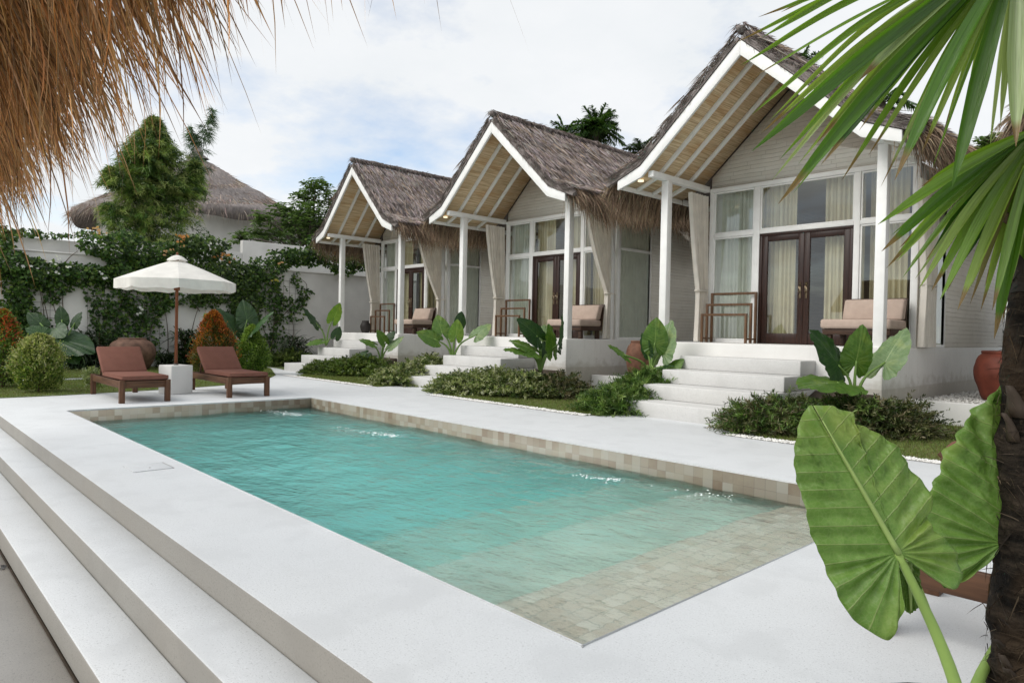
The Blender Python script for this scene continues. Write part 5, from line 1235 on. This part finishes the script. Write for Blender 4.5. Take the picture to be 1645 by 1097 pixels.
# ------------------------------------------------------------------ giant leaves close by on the right
LD=1.72
def px_leaf(name,parent,O,tip,left,right,D0,dz,mat,nv,stalk,swap=False,sw=.018):
    """leaf whose blade stands nearly square to the view, at depth D0"""
    o=at(*O,D=D0); s=D0/1112.4; tp=at(*tip,D=D0+dz); p=tp-o; L=np.linalg.norm(p)
    e=np.array(tip,float)-O; el=np.linalg.norm(e); e/=el; nrm=np.array([-e[1],e[0]])
    def conv(pts): return [((np.dot(np.array(a)-O,e))/el,abs(np.dot(np.array(a)-O,nrm))/el) for a in pts]
    u,v=CM[0],-CM[1]; qdir=unit(nrm[0]*CM[0]+nrm[1]*CM[1])
    m=MB(); leafmesh(m,o,p,-qdir,L,1,conv(left),conv(right),nt=90,nr=18,cup=.16,droop=.02,rib=.020,ripple=.022,nv=nv,midw=.014,seed=3,crk=.007)
    lf=m.build('leaf',M[mat],parent,smooth=True)
    so=lf.modifiers.new('solid','SOLIDIFY'); so.thickness=.0015
    m=MB(); pts=[at(x,y,D=D0+d) for x,y,d in stalk]; m.tube(spline(pts,20),np.linspace(.0155,.0095,20)[::-1] if 0 else np.linspace(.0095,.0185,20)*(sw/.018),10,(.22,.33,.08)); m.build('leaf_stalk',M['stem'],parent,smooth=True)
    # midrib standing out on the back of the blade
    m=MB(); k=np.linspace(0,.93,14); m.tube(np.stack([o+p*a-CM[2]*(.004+.002)*1 for a in k]),np.linspace(.008,.0018,14),8,(.26,.36,.11)); m.build('midrib',M['stem'],parent,smooth=True)
t=thing('giant_elephant_ear','giant elephant ear with one huge leaf facing the camera beside the palm trunk','plant',(0,0,0))
O1=(1442,888)
px_leaf('a',t,O1,(1311,660),
  [(1441,905),(1446,940),(1447,982),(1440,1008),(1428,1028),(1400,1018),(1370,997),(1345,958),(1330,920),(1305,868),(1292,810),(1277,755),(1279,712),(1288,676),(1299,652),(1311,648)],
  [(1452,894),(1472,905),(1500,925),(1525,936),(1544,921),(1543,893),(1524,862),(1500,842),(1496,826),(1502,806),(1495,775),(1477,752),(1456,722),(1430,698),(1402,682),(1375,672),(1372,659),(1350,650),(1330,647),(1311,648)],
  LD,.10,'earF',8,[(1442,888,.0),(1470,945,-.01),(1505,1020,-.03),(1535,1100,-.06),(1560,1200,-.10),(1580,1330,-.12)])
px_leaf('b',t,(1612,872),(1632,600),
  [(1606,885),(1590,905),(1565,925),(1545,945),(1528,952),(1512,940),(1500,930),(1494,905),(1488,880),(1486,850),(1494,828),(1503,800),(1515,770),(1524,745),(1538,721),(1546,700),(1564,674),(1580,655),(1600,632),(1632,602)],
  [(1625,880),(1650,905),(1690,900),(1720,870),(1735,820),(1730,760),(1710,700),(1680,640),(1650,610),(1632,602)],
  LD+.30,.08,'earF',9,[(1612,872,.0),(1640,930,.12),(1622,1000,.14),(1588,1060,.06),(1566,1110,-.05),(1552,1200,-.15),(1548,1300,-.2)],sw=.019)
m=MB(); pts=[at(x,y,D=LD+d) for x,y,d in [(1500,1015,.06),(1516,1060,.05),(1532,1105,.03),(1560,1250,-.02)]]; m.tube(spline(pts,14),np.linspace(.006,.014,14),8,(.13,.22,.05)); m.build('leaf_stalk',M['stem'],t,smooth=True)
m=MB(); pts=[at(x,y,D=LD+d) for x,y,d in [(1665,930,.55),(1632,1010,.5),(1602,1075,.42),(1580,1130,.3),(1565,1300,.2)]]; m.tube(spline(pts,14),np.linspace(.008,.016,14),8,(.17,.27,.07)); m.build('leaf_stalk',M['stem'],t,smooth=True)
# small dark lobe of a third leaf behind the big one
px_leaf('c',t,(1458,900),(1462,985),[(1450,898),(1440,915),(1440,950),(1448,978),(1462,986)],[(1470,905),(1482,925),(1478,955),(1470,978),(1462,986)],LD+.05,.0,'earB',8,[(1458,900,.0),(1475,940,.02),(1490,980,.04),(1500,1015,.06)],sw=.010)
# planting soil the giant leaf and the palm grow from
gp=at(1640,1300,D=LD+.3); m=MB(); mp=[(.62*math.cos(a)+gp[0]+.12,.55*math.sin(a)+max(gp[1],1.95)-.15) for a in np.linspace(0,6.283,28,endpoint=False)]
m.add([(x,y,.008) for x,y in mp],[tuple(range(28))]); o=m.build('palm_bed',M['earth']); tag(o,kind='structure')
# ------------------------------------------------------------------ fan palm
t=thing('fan_palm','fan palm with shaggy dark trunk and pleated fans at the right edge','palm',(0,0,0)); TD=2.02
def dpt(x,y,d): return at(x,y,D=TD+d)
tp=[dpt(1664,1330,0),dpt(1662,1097,0),dpt(1667,900,0),dpt(1674,700,0),dpt(1684,520,0),dpt(1702,360,0),dpt(1717,200,0)]
c=spline(tp,60); m=MB()
n=26; th=np.linspace(0,2*np.pi,n,endpoint=False); tg=unit(np.gradient(c,axis=0)); a=unit(np.cross(tg,[0,1.,0])); b=np.cross(tg,a)
G=[]
for i in range(60):
    rr=np.interp(i/59,[0,.35,.6,.8,1],[.118,.108,.10,.10,.075])*(1+.055*np.sin(3*th+i*.9)+.045*np.sin(5*th-i*1.3)+.05*((i%6)/5.)+rng.normal(0,.02,n))
    G.append(c[i]+rr[:,None]*(np.cos(th)[:,None]*a[i]+np.sin(th)[:,None]*b[i]))
G=np.array(G); m.grid(np.concatenate([G,G[:,:1]],1))
def barkm():
    m_,nt,b_=nodes('palm_bark'); f=noise(nt,9,6,scaled(nt,1,1,3.2)); f2=noise(nt,55,4,scaled(nt,1,1,.5)); f3=noise(nt,3.5,3)
    col=mixc(nt,(.006,.005,.004),(.042,.032,.023),ramp(nt,f,[(.38,0.),(.68,1.)])); col=mixc(nt,col,(.11,.085,.055),math_(nt,'MULTIPLY',ramp(nt,f2,[(.60,0.),(.74,1.)]),.45))
    col=mixc(nt,col,(.085,.05,.025),math_(nt,'MULTIPLY',ramp(nt,f3,[(.56,0.),(.72,1.)]),.4))
    nt.links.new(col,b_.inputs['Base Color']); b_.inputs['Roughness'].default_value=.9; b_.inputs['Specular IOR Level'].default_value=.15
    bump(nt,b_,math_(nt,'ADD',f,math_(nt,'MULTIPLY',f2,.6)),1.,.03); return m_
M['bark']=barkm(); tr_=m.build('trunk',M['bark'],t,smooth=True)
# fibres and torn leaf bases round the trunk
m=MB(); n=1700; i=rng.integers(2,57,n); q=rng.uniform(0,6.283,n); rad=np.interp(i/59,[0,.35,.6,.8,1],[.118,.108,.10,.10,.075])
o_=np.cos(q)[:,None]*a[i]+np.sin(q)[:,None]*b[i]; tn=-np.sin(q)[:,None]*a[i]+np.cos(q)[:,None]*b[i]
P=c[i]+o_*(rad*rng.uniform(.98,1.09,n))[:,None]; D=unit(tn*rng.normal(0,.9,(n,1))+tg[i]*rng.normal(-.15,.65,(n,1))+o_*rng.uniform(-.05,.10,(n,1)))
cc=pal(n,[(.05,.036,.024),(.10,.075,.048),(.022,.016,.012),(.16,.12,.08)],[.4,.2,.34,.06]); m.blades(P,D,rng.uniform(.03,.11,n),rng.uniform(.0015,.0045,n),[0,0,-.2],cc,3); m.build('fibre',M['strawhair'],tr_)
for _ in range(46):
    m=MB()
    i=int(rng.integers(3,52)); q=rng.uniform(0,6.283); o_=math.cos(q)*a[i]+math.sin(q)*b[i]; tn=-math.sin(q)*a[i]+math.cos(q)*b[i]; r0=.098
    w=rng.uniform(.02,.045); h=rng.uniform(.05,.11); P0=c[i]+o_*r0
    V=[]
    for k in range(4):
        u=k/3
        for e in (-1,0,1): V.append(P0+tn*e*w*(1-.75*u)+tg[i]*h*u+o_*(.012+.035*u*u-.012*abs(e)))
    m.grid(np.array(V).reshape(4,3,3),np.tile(np.array([.045,.032,.022])*rng.uniform(.4,1.3),(12,1))); m.build('leaf_base',M['stem'],tr_,solid=.004)
def fan(hub,hd,tips,mat='frond',cols=((.085,.20,.03),)):
    h=at(*hub,D=hd); fo=thing_part('fan',t)
    m=MB(); petx=[h,(h+c[-4])/2+UP*.08,c[-4]]; m.tube(spline(petx,12),np.linspace(.012,.02,12),8,(.14,.22,.06)); m.build('leaf_stalk',M['stem'],fo,smooth=True)
    m=MB()
    for (x,y,dd,wpx,col,bow) in tips:
        tip=at(x,y,D=hd+dd); L=np.linalg.norm(tip-h); w=(wpx*.84+1.)*(hd+dd*.6)/1112.4
        midp=h+(tip-h)*.55+UP*bow*L-CM[2]*.0
        cu=spline([h,midp,tip],22); tgn=unit(np.gradient(cu,axis=0)); k=np.linspace(0,1,22)
        view=unit(cu-CAMP); sd=unit(np.cross(tgn,view)); rot=rng.normal(0,.62); nn_=np.cross(sd,tgn); sd2=sd*math.cos(rot)+nn_*math.sin(rot); nn2=np.cross(sd2,tgn)
        wf=w*np.interp(k,[0,.08,.3,.55,.8,.93,1],[.30,.45,.8,1,.68,.3,.02])*.5
        Lf=cu-sd2*wf[:,None]; Rf=cu+sd2*wf[:,None]; C_=cu+nn2*(wf*.9)[:,None]
        CC=np.array(col)[None,:]*np.interp(k,[0,.6,.95,1],[1,1.05,1.1,.9])[:,None]
        if rng.random()<.45: CC[-3:]=[.22,.15,.07]
        Gv=np.stack([Lf,(Lf+C_)/2+nn2*(wf*.05)[:,None],C_,(Rf+C_)/2+nn2*(wf*.05)[:,None],Rf],1); uu=np.stack(np.meshgrid(k*2+rng.uniform(0,9),np.linspace(0,1,5)+rng.uniform(0,9),indexing='ij')[::-1],-1); m.grid(Gv,np.repeat(CC[:,None],5,1),uu)
    m.build('blade',M[mat],fo,smooth=False)
def thing_part(name,parent):
    o=bpy.data.objects.new(name,None); COL.objects.link(o); o.parent=parent; o.empty_display_size=.05; return o
G1=(.07,.165,.018); G2_=(.155,.275,.042); G3_=(.24,.345,.085); G4=(.03,.085,.014); PL=(.30,.38,.20)
fan((1637,-95),1.75,[(1208,243,-.05,34,G1,.02),(1250,328,.02,30,G1,.03),(1437,290,-.08,38,G1,.05),(1529,303,-.05,34,G1,.03),(1632,236,-.1,34,PL,.02),(1319,265,.12,24,G4,.03),
  (1189,106,.15,15,G2_,.06),(1208,184,.12,13,G2_,.07),(1236,194,.15,12,G3_,.09),(1253,256,.1,17,G2_,.06),(1283,263,.14,15,G3_,.06),(1346,236,.16,20,G2_,.06),(1380,210,.2,15,G2_,.06),(1404,176,.2,16,G3_,.05),(1466,142,.2,16,G2_,.04),(1481,245,.1,14,G3_,.03),(1502,150,.2,16,G2_,.03),
  (1225,60,.1,20,G2_,.08),(1255,20,.12,24,G2_,.08),(1297,150,.2,26,PL,.07),(1312,230,.06,22,G3_,.05),(1343,160,.2,22,G2_,.06),(1558,130,.15,22,G3_,.02),(1607,200,.1,18,PL,.02),(1664,260,-.05,36,G2_,.02),(1700,230,0.,36,G1,.02),(1652,160,.1,20,G2_,.02),(1380,130,-.02,30,PL,.05),(1735,180,.05,34,G2_,.02)]+[(x,y,.12+.1*((i*7)%3)/2,9+(i*5)%6,(G2_,G3_,PL,G2_)[i%4],.03+.02*(i%3)) for i,(x,y) in enumerate([(1200,130),(1222,215),(1240,290),(1262,190),(1275,310),(1300,255),(1330,215),(1352,290),(1365,190),(1395,250),(1415,300),(1450,220),(1498,270),(1515,215),(1590,240),(1218,28),(1180,70)])])
fan((1668,205),1.9,[(1410,361,-.05,22,G2_,.03),(1416,404,.0,24,G1,.04),(1424,431,.03,18,G2_,.05),(1440,420,.08,14,G3_,.05),(1450,446,.05,18,G2_,.05),(1476,464,-.02,22,G3_,.06),(1496,468,.06,18,G2_,.06),(1510,482,-.05,26,G2_,.05),(1538,499,-.06,26,G3_,.04),(1558,489,.02,12,(.20,.17,.08),.03),(1594,499,-.05,24,G2_,.03),(1597,545,.02,24,G1,.03),
  (1500,400,.1,22,G4,.05),(1540,430,.12,24,G4,.04),(1470,360,.1,20,G1,.04),(1455,330,.05,20,G2_,.04),(1520,330,.1,24,G3_,.03),(1570,420,.12,22,G2_,.03),(1620,470,.05,24,G3_,.02),(1640,430,.1,22,G2_,.02),(1585,330,.15,26,G4,.02),(1615,380,.15,24,G4,.02),(1660,440,.05,26,G2_,.02),(1690,420,.0,26,G2_,.02),(1530,300,.12,22,G2_,.03),(1480,300,.14,20,G2_,.03),(1720,380,.0,26,G1,.02),(1440,345,.12,14,G3_,.03),(1490,436,.14,14,PL,.04),(1560,460,.1,16,PL,.03)]+[(x,y,.1+.08*(i%3),9+(i*5)%6,(G2_,G3_,G3_,PL)[i%4],.04) for i,(x,y) in enumerate([(1432,378),(1445,398),(1462,425),(1470,448),(1486,420),(1502,452),(1520,470),(1530,440),(1548,475),(1575,500),(1582,460),(1610,520),(1606,440),(1425,350),(1465,320)])])
m=MB(); m.tube(spline([at(1604,341,D=1.93),at(1622,353,D=1.95),at(1650,372,D=1.98),at(1690,400,D=2.02)],10),np.linspace(.011,.022,10),8,(.12,.075,.045)); m.build('leaf_stub',M['stem'],t,smooth=True)
# ------------------------------------------------------------------ light, sky, camera
w=bpy.data.worlds.new('World'); scene.world=w; w.use_nodes=True; nt=w.node_tree
bg=nt.nodes['Background']; 
SEL,SAZ=R(43),R(204)      # sun elevation; compass angle, measured from +Y clockwise
sk=N(nt,'ShaderNodeTexSky',sky_type='NISHITA',sun_disc=False); sk.sun_elevation=SEL; sk.sun_rotation=SAZ; sk.air_density=1.; sk.dust_density=.6
tc=N(nt,'ShaderNodeTexCoord'); sp=N(nt,'ShaderNodeSeparateXYZ'); nt.links.new(tc.outputs['Generated'],sp.inputs[0])
zc=math_(nt,'ADD',math_(nt,'MAXIMUM',sp.outputs[2],0.),.22); dv=N(nt,'ShaderNodeVectorMath',operation='DIVIDE'); cz=N(nt,'ShaderNodeCombineXYZ')
for k in range(3): nt.links.new(zc,cz.inputs[k])
nt.links.new(tc.outputs['Generated'],dv.inputs[0]); nt.links.new(cz.outputs[0],dv.inputs[1])
n1=noise(nt,1.15,9,dv.outputs[0],.58); n2=noise(nt,2.6,6,dv.outputs[0],.6); n3=noise(nt,.6,4,dv.outputs[0],.5)
cov=ramp(nt,n1,[(.29,0.),(.49,1.)]); shade=ramp(nt,math_(nt,'ADD',math_(nt,'MULTIPLY',n2,.6),math_(nt,'MULTIPLY',n3,.4)),[(.34,0.),(.64,1.)])
skb=N(nt,'ShaderNodeVectorMath',operation='SCALE'); nt.links.new(sk.outputs[0],skb.inputs[0]); skb.inputs['Scale'].default_value=1.9
cl=mixc(nt,(8.3,8.6,8.8),(9.3,9.4,9.5),shade)
cov=math_(nt,'MAXIMUM',math_(nt,'MULTIPLY',cov,.97),math_(nt,'MULTIPLY',ramp(nt,sp.outputs[2],[(.0,1.),(.30,0.)]),.85))
skyc=mixc(nt,skb.outputs[0],cl,cov)
nt.links.new(skyc,bg.inputs[0]); bg.inputs[1].default_value=.0695
L=bpy.data.lights.new('sun','SUN'); L.energy=1.9; L.angle=R(45); L.color=(1,.955,.89); lo=bpy.data.objects.new('sun',L); COL.objects.link(lo)
from mathutils import Vector, Matrix
dirv=Vector((math.sin(SAZ)*math.cos(SEL),math.cos(SAZ)*math.cos(SEL),math.sin(SEL)))
lo.rotation_euler=dirv.to_track_quat('Z','Y').to_euler(); lo.location=(0,0,30)
cam=bpy.data.cameras.new('camera'); co=bpy.data.objects.new('camera',cam); COL.objects.link(co); scene.camera=co
cam.sensor_width=36; cam.sensor_fit='HORIZONTAL'; cam.lens=36*FPX/IW; cam.clip_start=.05; cam.clip_end=2000
rt,dn,fw=CM; co.matrix_world=Matrix(((rt[0],-dn[0],-fw[0],0),(rt[1],-dn[1],-fw[1],0),(rt[2],-dn[2],-fw[2],CAMZ),(0,0,0,1)))
scene.view_settings.view_transform='Standard'; scene.view_settings.look='None'; scene.view_settings.exposure=.58; scene.view_settings.gamma=1
cy=scene.cycles; cy.use_denoising=True; cy.max_bounces=18; cy.transparent_max_bounces=16; cy.sample_clamp_indirect=8; cy.caustics_reflective=True; cy.diffuse_bounces=8; cy.volume_bounces=10; cy.caustics_refractive=True; cy.blur_glossy=.5
